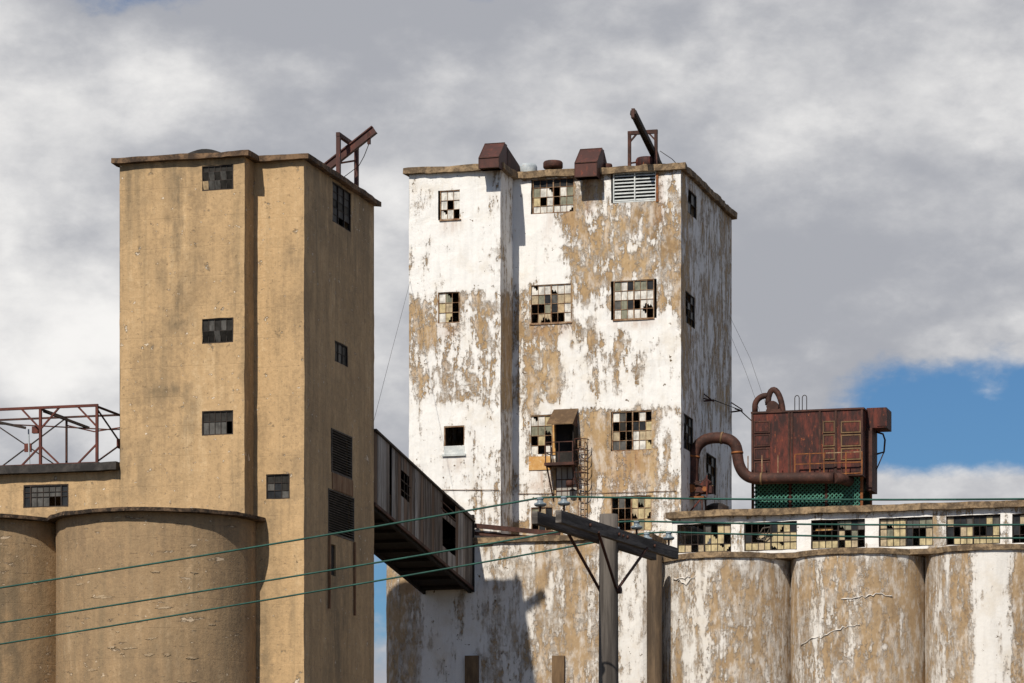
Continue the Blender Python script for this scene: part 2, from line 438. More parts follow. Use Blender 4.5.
def shard(cut):
    """pane outline with a broken-out corner, given thickness"""
    m = MB(); n = len(cut)
    for y in (-.5, .5): m.v += [Vector((x, y, z)) for x, z in cut]
    m.f.append(tuple(range(n))); m.f.append(tuple(reversed(range(n, 2 * n))))
    for i in range(n): m.f.append((i, n + i, n + (i + 1) % n, (i + 1) % n))
    return m
SHARDS = [[(-.5, -.5), (.5, -.5), (.5, .1), (.22, -.05), (.05, .3), (-.1, .18), (-.22, .5), (-.5, .5)],
          [(-.5, -.1), (-.3, .05), (-.12, -.25), (.1, -.02), (.5, -.5), (.5, .5), (-.5, .5)],
          [(-.5, -.5), (-.1, -.5), (-.05, -.2), (.15, -.28), (.2, .05), (.5, .12), (.5, .5), (-.5, .5)]]
SH = {}
_pm = MB().box(-.5, .5, -.5, .5, -.5, .5)
PANE = {}
for ch in 'wytgdbsc':
    PANE[ch] = _pm.mesh('pane_' + ch); PANE[ch].materials.append(MATS['pane_' + ch])
    SH[ch] = []
    for c_ in SHARDS:
        me = shard(c_).mesh('broken_pane'); me.materials.append(MATS['pane_' + ch]); SH[ch].append(me)
def pane(pl, parent, h, z, wd, ht, d, ch, tilt=0.0, name='pane'):  # tilt: hopper vents left ajar
    o = bpy.data.objects.new(name, random.choice(SH[ch]) if ch in 'wytgc' and random.random() < .15 else PANE[ch]); C.objects.link(o); o.parent = parent
    o.location = pl.p(h, d, z) - wo(parent)
    o.scale = (wd, .012, ht)
    o.rotation_euler = (tilt + random.uniform(-.02, .02), 0, (rad(90) if pl.k == 'S' else 0) + random.uniform(-.02, .02))
    return o
def window(pl, parent, r, cols, rows, pat, frame='rust_frame', bar=.024, edge=.045, d=.07, mull=None, heights=None, name='window', sill=None, vents={}):
    """steel sash: frame and glazing bars in one mesh, every pane an object of its own"""
    h0, h1, z0, z1 = r; mb = MB(); d = d
    pl.box(mb, h0, h0 + edge, d - .05, d + .06, z0, z1); pl.box(mb, h1 - edge, h1, d - .05, d + .06, z0, z1)
    pl.box(mb, h0 + edge, h1 - edge, d - .048, d + .058, z0, z0 + edge); pl.box(mb, h0 + edge, h1 - edge, d - .048, d + .058, z1 - edge, z1)
    ih0, ih1, iz0, iz1 = h0 + edge, h1 - edge, z0 + edge, z1 - edge
    heights = heights or [1] * rows; tot = sum(heights)
    zc = [iz1]
    for k in heights: zc.append(zc[-1] - (iz1 - iz0) * k / tot)
    hc = [ih0 + (ih1 - ih0) * i / cols for i in range(cols + 1)]
    for i in range(1, cols):
        b = bar * (2.4 if mull and i in mull else 1)
        pl.box(mb, hc[i] - b / 2, hc[i] + b / 2, d - (.05 if b > bar else .025), d + .03, iz0, iz1)
    for j in range(1, rows):
        pl.box(mb, ih0, ih1, d - .022, d + .028, zc[j] - bar / 2, zc[j] + bar / 2)
    wobj = mb.build(name, frame, parent)
    for j in range(rows):
        for i in range(cols):
            ch = pat[j][i] if j < len(pat) and i < len(pat[j]) else 'd'
            if ch == 'k': continue
            pane(pl, wobj, (hc[i] + hc[i + 1]) / 2, (zc[j] + zc[j + 1]) / 2, hc[1] - hc[0] - bar * .6, zc[j] - zc[j + 1] - bar * .6, d + .01 + random.uniform(0, .006) - abs(vents.get(j, 0)) * .08, ch, vents.get(j, 0))
    if sill: 
        m = MB(); pl.box(m, h0 - .03, h1 + .03, -.05, .06, z0 - .06, z0 - .003); m.build('sill', sill, wobj)
    return wobj
def louver(pl, parent, r, n, slatm, framem, d=.05, mull=True, edge=.06):
    h0, h1, z0, z1 = r; mb = MB()
    pl.box(mb, h0, h0 + edge, d - .07, d + .12, z0, z1); pl.box(mb, h1 - edge, h1, d - .07, d + .12, z0, z1)
    pl.box(mb, h0 + edge, h1 - edge, d - .068, d + .118, z0, z0 + edge); pl.box(mb, h0 + edge, h1 - edge, d - .068, d + .118, z1 - edge, z1)
    if mull: pl.box(mb, (h0 + h1) / 2 - .03, (h0 + h1) / 2 + .03, d - .072, d + .10, z0 + edge, z1 - edge)
    lo = mb.build('louver', framem, parent)
    hh = (z1 - z0 - 2 * edge) / n
    sm = MB(); wd = h1 - h0 - 2 * edge
    sm.hexa([(-wd / 2, -.05, -.36 * hh), (wd / 2, -.05, -.36 * hh), (wd / 2, .10, .10 * hh), (-wd / 2, .10, .10 * hh),
             (-wd / 2, -.05, -.12 * hh), (wd / 2, -.05, -.12 * hh), (wd / 2, .10, .34 * hh), (-wd / 2, .10, .34 * hh)])
    me = sm.mesh('slat'); me.materials.append(MATS[slatm])
    for i in range(n):
        o = bpy.data.objects.new('slat', me); C.objects.link(o); o.parent = lo
        o.location = pl.p((h0 + h1) / 2, d, z0 + edge + hh * (i + .5)) - wo(lo)
        o.rotation_euler = (random.uniform(-.05, .05), random.uniform(-.004, .004), rad(90) if pl.k == 'S' else 0)
    m = MB(); pl.box(m, h0 + .01, h1 - .01, d + .22, d + .24, z0 + .01, z1 - .01); m.build('backing', 'door_dark', lo)
    return lo

# ================================================================== THE SETTING
g = MB(); g.quad((-4000, -4000, 0), (4000, -4000, 0), (4000, 4000, 0), (-4000, 4000, 0))
gd = g.build('ground', 'ground_gravel'); gd['kind'] = 'structure'

# ================================================================== WHITE TOWER
V1 = 160.0; XL, XM = ux(409, V1), ux(500.5, V1); V2 = vy(513, XM); XR = ux(681, V2); VB = vy(731.5, XR)
ZT = 38.36; ZC = 38.66
F1, F2, SR = Plane('F', V1), Plane('F', V2), Plane('S', XR)
tower = thing('elevator_tower', 'tall headhouse tower in white paint peeling off tan concrete with broken pane windows', 'tower', ((XL + XR) / 2, (V1 + VB) / 2, 0))
W1, W2, W3 = F1.rect(440, 190, 460.5, 219.5), F1.rect(438, 292, 459.5, 323), F1.rect(444, 426, 464.5, 446)
f1 = wearfield([F1.rect(405, 160, 426, 292) + (.34, 1.2), F1.rect(405, 291, 505, 405) + (.52, .25), F1.rect(428, 291, 442, 405) + (.40, .6), F1.rect(445, 325, 482, 395) + (.47, .8),
                F1.rect(405, 300, 435, 350) + (.62, .6), F1.rect(405, 405, 505, 540) + (.25, .2), F1.rect(470, 440, 505, 540) + (.40, .8),
                F1.rect(490, 160, 505, 400) + (.42, .5), F1.rect(405, 160, 505, 171) + (.6, .3)], .19)
mb = wall(F1, XL, XM, 16, ZT, [W1, W2, W3], f1, rust=wearfield([F1.rect(440, 219, 461, 232) + (.35, .4), F1.rect(438, 323, 460, 338) + (.45, .4), F1.rect(444, 455, 465, 470) + (.35, .4)], 0.0)); mb.build('wall', 'peeling_tower', tower)
R1, RL, R2, R3 = F2.rect(532.5, 178.5, 574, 213), F2.rect(613, 172, 656.5, 202), F2.rect(530.5, 284, 571.5, 323), F2.rect(613.5, 280, 654, 319)
R4, R5, R6, R7 = F2.rect(530, 415, 552.5, 456), F2.rect(612, 411, 653, 450.5), F2.rect(531, 507, 553, 531), F2.rect(611, 496, 651.5, 531)
RD = F2.rect(555.5, 424, 577.5, 465)
f2 = wearfield([F2.rect(563, 165, 612, 312) + (.61, 1.0), F2.rect(608, 200, 690, 311) + (.65, .5), F2.rect(640, 165, 690, 205) + (.55, .5), F2.rect(640, 215, 668, 275) + (.56, .9),
                F2.rect(586, 200, 596, 300) + (.50, .5), F2.rect(512, 285, 532, 410) + (.56, .4), F2.rect(512, 324, 566, 406) + (.62, .3), F2.rect(560, 312, 690, 406) + (.29, .5),
                F2.rect(588, 330, 645, 392) + (.45, 1.0), F2.rect(572, 312, 596, 345) + (.58, .6),
                F2.rect(512, 408, 690, 545) + (.60, .2), F2.rect(512, 412, 548, 520) + (.33, .5), F2.rect(575, 415, 612, 480) + (.70, .6), F2.rect(600, 450, 660, 500) + (.68, .6),
                F2.rect(655, 415, 690, 540) + (.42, .7), F2.rect(575, 480, 600, 540) + (.45, .6), F2.rect(512, 165, 690, 177) + (.6, .25)], .20)
mb = wall(F2, XM, XR, 16, ZT, [R1, RL, R2, R3, R4, R5, R6, R7, RD], f2, rust=wearfield([F2.rect(626, 450, 640, 480) + (.75, .5), F2.rect(612, 450, 654, 462) + (.45, .4), F2.rect(612, 318, 655, 328) + (.35, .4), F2.rect(530, 322, 572, 336) + (.4, .4), F2.rect(586, 178, 592, 215) + (.8, .3), F2.rect(655, 180, 660, 225) + (.8, .3), F2.rect(545, 212, 575, 235) + (.35, .5), F2.rect(530, 470, 552, 490) + (.6, .5), F2.rect(600, 470, 640, 500) + (.3, 1)], 0.0)); mb.build('wall', 'peeling_tower', tower)
# return of the projecting bay (faces right)
RB = Plane('S', XM)
mb = wall(RB, V1, V2, 16, ZT, [], wearfield([(V1, V2, RB.z(505, 292), 40, .40, .3), (V1, V2, RB.z(505, 405), RB.z(505, 295), .72, .2)], .45)); mb.build('wall', 'peeling_tower', tower)
# shaded side
S0, S1 = SR.rect(688, 188, 696.5, 212), SR.rect(685.5, 290, 695, 322)
S2, S3 = SR.rect(684, 413, 693, 448), SR.rect(706, 452, 716, 490)
mb = wall(SR, V2, VB, 12, ZT, [S0, S1, S2, S3], wearfield([(V2, VB, 12, SR.z(690, 395), .36, .8), (V2, V2 + 2, SR.z(690, 390), 40, .62, 1.2), (V2 + 2, V2 + 5, SR.z(690, 300), 40, .44, 1.2)], .50)); mb.build('wall', 'peeling_tower', tower)
mb = MB(); plain(mb, [(XL, V1, 10), (XL, VB, 10), (XL, VB, ZT), (XL, V1, ZT)]); plain(mb, [(XL, VB, 10), (XR, VB, 10), (XR, VB, ZT), (XL, VB, ZT)])
mb.build('wall', 'peeling_tower', tower)
o_ = .24
MB().prism([(XL - o_, V1 - o_), (XM + o_, V1 - o_), (XM + o_, V2 - o_), (XR + o_, V2 - o_), (XR + o_, VB + o_), (XL - o_, VB + o_)], ZT, ZC, .25, 2.8).build('roof_slab', 'cornice', tower)
# windows
window(F1, tower, W1, 3, 3, ['www', 'wkw', 'wwk'], sill='rust_frame')
window(F1, tower, W2, 3, 3, ['wgk', 'ytk', 'wyk'])
m = MB(); F1.box(m, W3[0], W3[0] + .05, .02, .14, W3[2], W3[3]); F1.box(m, W3[1] - .05, W3[1], .02, .14, W3[2], W3[3]); F1.box(m, W3[0] + .05, W3[1] - .05, .02, .14, W3[3] - .05, W3[3])
ho = m.build('hatch', 'rust_frame', tower)
m = MB(); F1.box(m, W3[0] - .08, W3[1] + .08, -.10, .10, W3[2] - .50, W3[2] - .40); F1.box(m, W3[0], W3[1], -.02, .02, W3[2] - .40, W3[2] - .003); m.build('sill', 'louver_white', ho)
window(F2, tower, R1, 6, 4, ['dddsds', 'gwwkwg', 'ykwkgg', 'wwwwww'], mull=(3,), heights=[1.1, 1.4, 1.3, 1], frame='rust_frame')
window(F2, tower, R2, 6, 4, ['wwwwww', 'tgdbtt', 'kkgdcw', 'kttkkw'], mull=(3,), sill='rust_frame')
window(F2, tower, R3, 6, 4, ['gwdggd', 'wwwwww', 'bgdkww', 'wgwwwk'], mull=(3,), sill='rust_frame')
window(F2, tower, R5, 6, 4, ['wbkkwk', 'kskddy', 'tkkwtt', 'bbkwwy'], mull=(3,))
window(F2, tower, R4, 3, 4, ['wwy', 'ggg', 'kyk', 'wkw'])
window(F2, tower, R6, 3, 2, ['gtd', 'kdk'])
window(F2, tower, R7, 6, 3, ['kbkygy', 'kkktyy', 'kkkygy'], mull=(3,))
louver(F2, tower, RL, 8, 'louver_white', 'louver_white')
m = MB(); F2.box(m, RL[1] - .02, RL[1] + .10, -.05, .02, RL[2] - .05, RL[3] - .1); m.build('rust_strip', 'rust_orange', tower)
window(SR, tower, S1, 3, 4, ['kkd', 'kdk', 'kkd', 'dkk'], frame='steel_black')
window(SR, tower, S0, 2, 2, ['kd', 'dk'], frame='steel_black')
window(SR, tower, S2, 3, 4, ['dkd', 'kdk', 'kkd', 'dkk'], frame='steel_black')
window(SR, tower, S3, 3, 4, ['kkd', 'kdk', 'dkd', 'kkk'], frame='steel_black')
# orange board and plywood door strip beside the escape door
b4 = F2.rect(529, 456.5, 551.5, 470)
m = MB(); F2.box(m, b4[0], b4[1], -.05, -.012, b4[2], b4[3]); m.build('board', 'orange_board', tower)
b5 = F2.rect(553, 425, 555.5, 455)
m = MB(); F2.box(m, b5[0], b5[1] , -.05, -.012, b5[2], b5[3]); m.build('board', 'orange_board', tower)
m = MB(); F2.box(m, RD[0], RD[1], .12, .18, RD[2], RD[3]); m.build('door', 'door_dark', tower)

# ------------------------------------------------------------------ fire escape
fe_z = F2.z(565, 465)
fe = thing('fire_escape', 'rusty fire escape balcony with tin canopy and caged ladder on peeling tower', 'fire escape', (ux(563, V2), V2 - .6, fe_z))
PF = Plane('F', V2 - 1.05)
x0, x1 = ux(551, V2), ux(578, V2)
m = MB(); m.box(x0, x1, V2 - 1.05, V2 - .01, fe_z - .06, fe_z); 
m.bar((x0, V2 - 1.08, fe_z - .07), (x1, V2 - 1.08, fe_z - .07), .06, .14); m.bar((x1 + .03, V2 - 1.1, fe_z - .07), (x1 + .03, V2 - .02, fe_z - .07), .06, .14); m.bar((x0 - .03, V2 - 1.1, fe_z - .07), (x0 - .03, V2 - .02, fe_z - .07), .06, .14)
m.build('platform', 'rust_dark', fe)
for xx, yy in ((x0, V2 - 1.05), (x1, V2 - 1.05), ((x0 + x1) / 2, V2 - 1.05), (x0, V2 - .05), (x1, V2 - .05)):
    MB().bar((xx, yy, fe_z), (xx, yy, fe_z + 1.02), .045).build('rail_post', 'rust_dark', fe)
for zz_ in (.5, 1.0):
    m = MB(); m.bar((x0, V2 - 1.05, fe_z + zz_), (x1, V2 - 1.05, fe_z + zz_), .04); m.bar((x0, V2 - 1.05, fe_z + zz_), (x0, V2 - .05, fe_z + zz_), .04); m.bar((x1, V2 - 1.05, fe_z + zz_), (x1, V2 - .05, fe_z + zz_), .04)
    m.build('rail', 'rust_dark', fe)
for xx in (x0 + .02, x1 - .02):
    MB().bar((xx, V2 - .95, fe_z - .10), (xx + .12, V2 - .03, fe_z - 1.75), .06).build('brace', 'rust_dark', fe)
m = MB(); m.box(x0 + .28, x1 - .05, V2 - .09, V2 - .02, fe_z - 1.55, fe_z - .12)
bp = m.build('back_panel', 'grey_board', fe)
m = MB()
for k in range(4): m.box(x0 + .28 + k * .28, x0 + .31 + k * .28, V2 - .12, V2 - .09, fe_z - 1.55, fe_z - .15)
for k in range(2): m.box(x0 + .28, x1 - .05, V2 - .125, V2 - .095, fe_z - 1.3 + k * .55, fe_z - 1.26 + k * .55)
m.build('batten', 'rust_dark', bp)
MB().lathe((x1 - .30, V2 - .55, fe_z - 1.15), [(.12, 0), (.17, .05), (.17, .26), (.12, .31)], 10).build('lamp_housing', 'rust_dark', fe)
MB().bar((x1 - .30, V2 - .55, fe_z - 1.0), (x1 - .30, V2 - .02, fe_z - 1.0), .05).build('lamp_arm', 'rust_dark', fe)
# canopy: sloping tin sheet with cheeks
zc_t, zc_b = F2.z(565, 409), uz(565, 424, V2 - 1.1)
cx0, cx1 = ux(552, V2), ux(577.5, V2)
m = MB(); m.hexa([(cx0, V2 - 1.1, zc_b), (cx1 + .05, V2 - 1.1, zc_b), (cx1 + .05, V2 - .01, zc_t - .04), (cx0 + .1, V2 - .01, zc_t - .04),
                  (cx0, V2 - 1.1, zc_b + .04), (cx1 + .05, V2 - 1.1, zc_b + .04), (cx1 + .05, V2 - .01, zc_t), (cx0 + .1, V2 - .01, zc_t)])
m.build('canopy', 'pipe_brown', fe)
m = MB(); m.hexa([(cx1 - .06, V2 - 1.0, zc_b - .02), (cx1, V2 - 1.0, zc_b - .02), (cx1, V2 - .02, zc_b - .02), (cx1 - .06, V2 - .02, zc_b - .02),
                  (cx1 - .06, V2 - 1.0, zc_b), (cx1, V2 - 1.0, zc_b), (cx1, V2 - .02, zc_t - .07), (cx1 - .06, V2 - .02, zc_t - .07)])
m.build('cheek', 'rust_dark', fe)
m = MB(); m.box(cx1 - .06, cx1, V2 - .75, V2 - .02, fe_z + .02, zc_b - .03); m.build('side_panel', 'wood_dark', fe)
# ladder
lx0, lx1 = ux(580, V2), ux(586.5, V2); zb = uz(583, 530, V2); zt = fe_z + 1.25
for xx in (lx0, lx1): MB().bar((xx, V2 - .35, zb), (xx, V2 - .35, zt), .045).build('ladder_rail', 'rust_frame', fe)
k = 0; z = zb + .15
while z < zt - .05:
    MB().bar((lx0, V2 - .35, z), (lx1, V2 - .35, z), .03).build('rung', 'rust_frame', fe); z += .30
for zz_ in (zb + .6, zb + 2.4, zt - .2):
    for xx in (lx0, lx1): MB().bar((xx, V2 - .35, zz_), (xx, V2, zz_), .035).build('ladder_bracket', 'rust_frame', fe)
for j in range(5):
    zz_ = zt - .1 - j * .55
    lc = Vector(((lx0 + lx1) / 2, V2 - .35, zz_))
    MB().tube([lc + Vector((.38 * math.cos(t), -.55 * math.sin(t), 0)) for t in [math.pi * q / 10 for q in range(11)]], .022, 5).build('cage_hoop', 'rust_dark', fe)
for q in (1, 4, 7, 9):
    t = math.pi * q / 10
    xx, yy = (lx0 + lx1) / 2 + .38 * math.cos(t), V2 - .35 - .55 * math.sin(t)
    MB().bar((xx, yy, zt - 2.3), (xx, yy, zt - .08), .025).build('cage_strap', 'rust_dark', fe)

# ------------------------------------------------------------------ roof hoods
def hood(px0, px1, ytop, ymid, ybot, V, out_, tail, label):
    """sheet metal intake hood hanging over the parapet: lip, sloping lid and a box running back over the roof"""
    xa, xb = ux(px0, V - out_), ux(px1, V - out_)
    zb_, zm, zt_ = uz(px0, ybot, V - out_), uz(px0, ymid, V - out_), uz(px0, ytop, V + .15)
    t = thing('roof_hood', label, 'roof hood', ((xa + xb) / 2, V + .5, ZC), 'rusty hoods on the white tower roof')
    prof = [(V - out_, zb_), (V - out_, zm), (V + .15, zt_), (V + .62, zt_), (V + .62, ZC - .0), (V - .30, zb_)]
    m = MB()
    n = len(m.v)
    for xx in (xa, xb): m.v += [Vector((xx, y, z)) for y, z in prof]
    L = len(prof); m.f.append(tuple(range(L))); m.f.append(tuple(reversed(range(L, 2 * L))))
    for i in range(L):
        if i == L - 1: continue
        m.f.append((i, (i + 1) % L, L + (i + 1) % L, L + i))
    m.build('casing', 'rust_hood', t)
    m = MB(); e = .02
    m.bar((xa - e, V - out_ - e, zm), (xb + e, V - out_ - e, zm), .04); m.bar((xa - e, V - out_ - e, zb_ + .02), (xb + e, V - out_ - e, zb_ + .02), .04)
    m.bar((xa - e, V + .15, zt_ + .01), (xb + e, V + .15, zt_ + .01), .04)
    for xx in (xa - .01, xb + .01): m.bar((xx, V - out_, zb_), (xx, V - out_, zm), .035); m.bar((xx, V - out_, zm), (xx, V + .15, zt_), .035)
    m.build('seam', 'rust_dark', t)
    if tail:
        m = MB(); m.hexa([(xa + .15, V + .6, ZC), (xb + .02, V + .6, ZC), (xb + .02, V + tail, ZC), (xa + .15, V + tail, ZC),
                          (xa + .15, V + .6, zt_ - .1), (xb + .02, V + .6, zt_ - .1), (xb + .02, V + tail, ZC + .35), (xa + .15, V + tail, ZC + .35)])
        m.build('duct', 'rust_dark', t)
hood(479, 498.5, 144.5, 158, 168.5, V1, .95, 3.6, 'rusty boxy hood over roof edge of projecting white bay')
hood(575, 596.5, 150, 163, 177.5, V2, .95, 1.3, 'rusty boxy hood over parapet next to white louver')
def ventilator(px, V, r, h, label, mat, stem=.0):
    xx = ux(px, V)
    t = thing('roof_ventilator', label, 'ventilator', (xx, V, ZC), 'round ventilators on the white tower roof')
    if stem: MB().lathe((xx, V, ZC), [(r * .3, 0), (r * .3, stem)], 12).build('stem', 'rust_dark', t)
    MB().lathe((xx, V, ZC + stem), [(r * .92, 0), (r, .05), (r, h * .8), (r * .9, h), (r * .3, h * 1.05)], 18).build('cap', mat, t)
ventilator(528, V2 + .9, .46, .60, 'pale galvanised round ventilator with rust patch on tower roof', 'galvanised')
ventilator(553, V2 + .5, .49, .34, 'dark rusty mushroom ventilator on a stem above broken window', 'rust_dark', .24)
ventilator(607, V2 + .8, .27, .36, 'small rusty ventilator just beside the boxy hood', 'rust_dark')
ventilator(647, V2 + .75, .56, .52, 'wide rusty ventilator beneath the hoist frame on white tower', 'rust_red')
# ------------------------------------------------------------------ roof hoist of the white tower
vh = V2 + .35
p0, p1 = ux(629.5, vh), ux(656, vh); zf = uz(643, 134, vh)
hst = thing('roof_hoist', 'dark steel hoist frame with raised jib on white tower roof', 'hoist', ((p0 + p1) / 2, vh, ZC))
for xx in (p0, p1): MB().bar((xx, vh, ZC), (xx, vh, zf), .15).build('post', 'rust_dark', hst)
MB().bar((p0 - .08, vh, zf + .08), (p1 + .08, vh, zf + .08), .16, .18).build('head_beam', 'rust_dark', hst)
for xx, k in ((p0, 1), (p1, -1)): MB().bar((xx + .05 * k, vh, zf - .32), (xx + .34 * k, vh, zf), .08).build('knee_brace', 'rust_dark', hst)
ja = Vector((ux(661, vh + 1.3), vh + 1.3, ZC + .15)); jb = at(633, 112, vh - 3.0)
dj = (jb - ja).normalized()
m = MB(); m.bar(ja, jb, .24, .06); 
for k in (-1, 1): m.bar(ja + dj.cross(Vector((0, 0, 1))).normalized() * .12 * k, jb + dj.cross(Vector((0, 0, 1))).normalized() * .12 * k, .05, .22)
m.build('jib', 'steel_black', hst)
MB().bar(jb + Vector((0, 0, -.3)), jb + Vector((0, .1, .16)), .16, .2).build('sheave_block', 'rust_dark', hst)
MB().bar((p0 + .05, vh + .05, ZC + .25), ja + Vector((-.1, 0, .5)), .08).build('stay', 'rust_dark', hst)
MB().bar((p1, vh, ZC + .9), (p1 - .1, vh + 2.2, ZC + .02), .08).build('stay', 'rust_dark', hst)
m = MB(); m.lathe((ja.x + .05, ja.y, ZC), [(.42, 0), (.45, .1), (.38, .34), (.1, .4)], 12); m.build('winch', 'rust_dark', hst)
m = MB(); m.tube([at(660, 151, vh), at(672, 159, vh + .5), (ux(686, vh + 2), vh + 2, ZC + .01)], .018, 5); m.build('guy_cable', 'cable_dark', hst)

# ================================================================== ANNEX under the white tower
VA = 159.4; FA = Plane('F', VA)
XA0, XA1 = ux(387, VA + 1.2), ux(649, VA); ZA = uz(560, 541, VA)
annex = thing('storage_annex', 'broad white washed concrete bin block beneath the peeling tower', 'annex', ((XA0 + XA1) / 2, VA + 6, 0))
fa = wearfield([FA.rect(380, 520, 421, 700) + (.66, .6), FA.rect(421, 540, 478, 700) + (.22, .5), FA.rect(455, 560, 468, 640) + (.5, .4), FA.rect(478, 540, 532, 700) + (.45, .5),
                FA.rect(535, 530, 548, 700) + (.74, .4), FA.rect(550, 530, 596, 700) + (.60, .5), FA.rect(575, 530, 590, 660) + (.74, .4), FA.rect(618, 530, 652, 700) + (.30, .4)], .52)
prof = []
R = 1.3
for k in range(7):
    a = math.pi / 2 * k / 6
    prof.append((XA0 + R - R * math.cos(a), VA + R - R * math.sin(a)))
n = int((XA1 - .5 - XA0 - R) / .4)
for i in range(1, n + 1): prof.append((XA0 + R + (XA1 - .5 - XA0 - R) * i / n, VA))
for k in range(1, 5):
    a = math.pi / 2 * k / 4; prof.append((XA1 - .5 + .5 * math.sin(a), VA + .5 - .5 * math.cos(a)))
mb = MB()
full = [(XA0, VA + 14)] + prof + [(XA1, VA + 14)]
nz = 46
for j in range(nz + 1):
    z = ZA * j / nz
    for (x, y) in full: mb.v.append(wob((x, y, z))); mb.a.append(fa(x, z))
W = len(full)
for j in range(nz):
    for i in range(W - 1): mb.f.append((j * W + i, j * W + i + 1, (j + 1) * W + i + 1, (j + 1) * W + i))
mb.build('wall', 'peeling_silo', annex)
o_ = .16
MB().prism([(XA0 - o_, VA + 14)] + [(x + (-o_ if i < 4 else (o_ if i > len(prof) - 4 else 0)), y - o_) for i, (x, y) in enumerate(prof)] + [(XA1 + o_, VA + 14)], ZA, ZA + .26, .3, 1.6).build('roof_slab', 'cornice', annex)
for (x0p, y0p, x1p) in ((466, 656, 479), (553, 656, 565)):
    m = MB(); xa, xb = ux(x0p, VA), ux(x1p, VA); m.box(xa, xb, VA - .22, VA - .01, 6, uz(x0p, y0p, VA)); m.build('wall_duct', 'pipe_brown', annex)
# cables and steel beams lying on the annex roof by the conveyor bridge
for i, (a, b, r) in enumerate((((468, 525), (560, 534), .11), ((470, 533), (540, 538), .08))):
    V = VA + .22 + i * .2
    m = MB(); m.bar(at(*a, V), at(*b, V), r * 1.5, r * 2); tag(m.build('steel_beam', 'rust_dark'), ['long rusty steel beam sloping from bridge end across annex roof', 'short rusty steel beam low on annex roof by bridge end'][i], 'beam')

# ================================================================== RIGHT SILOS AND GALLERY
VC = 163.2
xj = [ux(662.5, VC), ux(791.5, VC), ux(927, VC)]; pitch = (xj[2] - xj[0]) / 2
ZS = uz(727, 557.5, VC - pitch / 2)     # underside of the lip
def silo(name, label, group, cx, cy, r, z1, fn, mat, lipmat, over, lipt, zoff, span=(0, 2 * math.pi), nseg=72, seam=(), spalls=(), infill=None):
    t = thing(name, label, 'silo', (cx, cy, 0), group)
    mb = MB(); nzz = int(z1 / .4)
    for j in range(nzz + 1):
        z = z1 * j / nzz
        for i in range(nseg):
            a = 2 * math.pi * i / nseg
            x, y = cx + r * math.cos(a), cy + r * math.sin(a)
            mb.v.append(wob((x, y, z))); mb.a.append(fn(x, z))
    for j in range(nzz):
        for i in range(nseg):
            mb.smooth.add(len(mb.f)); q = j * nseg; mb.f.append((q + i, q + (i + 1) % nseg, q + nseg + (i + 1) % nseg, q + nseg + i))
    mb.build('wall', mat, t)
    MB().prism([(cx + (r + over) * math.cos(2 * math.pi * i / 72), cy + (r + over) * math.sin(2 * math.pi * i / 72)) for i in range(72)], z1 + zoff, z1 + lipt + zoff, .3, 1.5).build('roof_slab', lipmat, t)
    if infill:
        m = MB().box(cx + infill[0], cx + infill[1], cy - infill[2], cy + .2, 0, z1 - .02); m.a = [.62] * 8; m.build('infill', mat, t)
    for pts in seam:
        P = []
        for (px, py) in pts:
            # point on the curved shell: walk the sight line onto the cylinder
            d = ray(px, py); o = Vector((0, 0, EZ)); ox, oy = o.x - cx, o.y - cy
            A = d.x ** 2 + d.y ** 2; B = 2 * (ox * d.x + oy * d.y); Cc = ox * ox + oy * oy - (r + .035) ** 2
            s_ = (-B - math.sqrt(max(0, B * B - 4 * A * Cc))) / (2 * A); P.append(o + d * s_)
        Q = []
        for a, b in zip(P[:-1], P[1:]):
            for k in range(4):
                q = a.lerp(b, k / 4); Q.append(q + Vector((0, 0, random.uniform(-.07, .07))))
        Q.append(P[-1])
        MB().tube(Q, [random.uniform(.010, .036) for _ in Q], 5).build('crack_seam', 'seam_white', t)
    for (px, py, wpx, hpx) in spalls:
        d = ray(px, py); ox, oy = -cx, -cy
        A = d.x ** 2 + d.y ** 2; B = 2 * (ox * d.x + oy * d.y); Cc = ox * ox + oy * oy - r * r
        s_ = (-B - math.sqrt(max(0, B * B - 4 * A * Cc))) / (2 * A); c0 = d * s_ + Vector((0, 0, EZ))
        a0 = math.atan2(c0.y - cy, c0.x - cx); m = MB(); N = 30; K = s_ / FPX
        for rr, sc_ in ((r - .03, 1.0), (r + .014, .95), (r + .016, .0)):
            for i in range(N):
                th_ = 2 * math.pi * i / N
                ww = wpx * K / 2 * (1 + .9 * noise.noise(Vector((px, i * 2.3, 1)))); hh_ = hpx * K / 2 * .8 * (.75 + 1.3 * noise.noise(Vector((py, i * 2.7, 5))))
                aa = a0 + ww * math.cos(th_) * sc_ / r
                m.v.append(Vector((cx + rr * math.cos(aa), cy + rr * math.sin(aa), c0.z + hh_ * math.sin(th_) * sc_ + .06 * math.cos(th_) * noise.noise(Vector((px, py, 2))))))
        for q in (0, 1):
            for i in range(N): m.f.append((q * N + i, q * N + (i + 1) % N, q * N + N + (i + 1) % N, q * N + N + i))
        m.build('spall_patch', 'spall', t)
    return t
def sf(regs, base):
    f = wearfield([Plane('F', VC - 2.8).rect(*r[:4]) + (base + (r[4] - base) * .85, r[5] * 1.9) for r in regs], base); return f
rs = pitch / 2 * 1.022
G1 = 'peeling silos beneath the windowed gallery'
silo('grain_silo', 'peeling silo beside the brown pipe, left end under gallery windows', G1, xj[0] + pitch / 2, VC, rs, ZS,
     sf([(663, 550, 690, 700, .50, .5), (692, 550, 712, 700, .38, .5), (714, 560, 728, 700, .62, .4), (735, 570, 770, 700, .66, .6), (770, 550, 795, 700, .55, .5), (650, 550, 800, 566, .35, .3)], .56), 'peeling_silo', 'cornice', .11, .26, .0,
     seam=[[(673, 580), (680, 578), (690, 577)], [(678, 580), (686, 584), (696, 575)]])
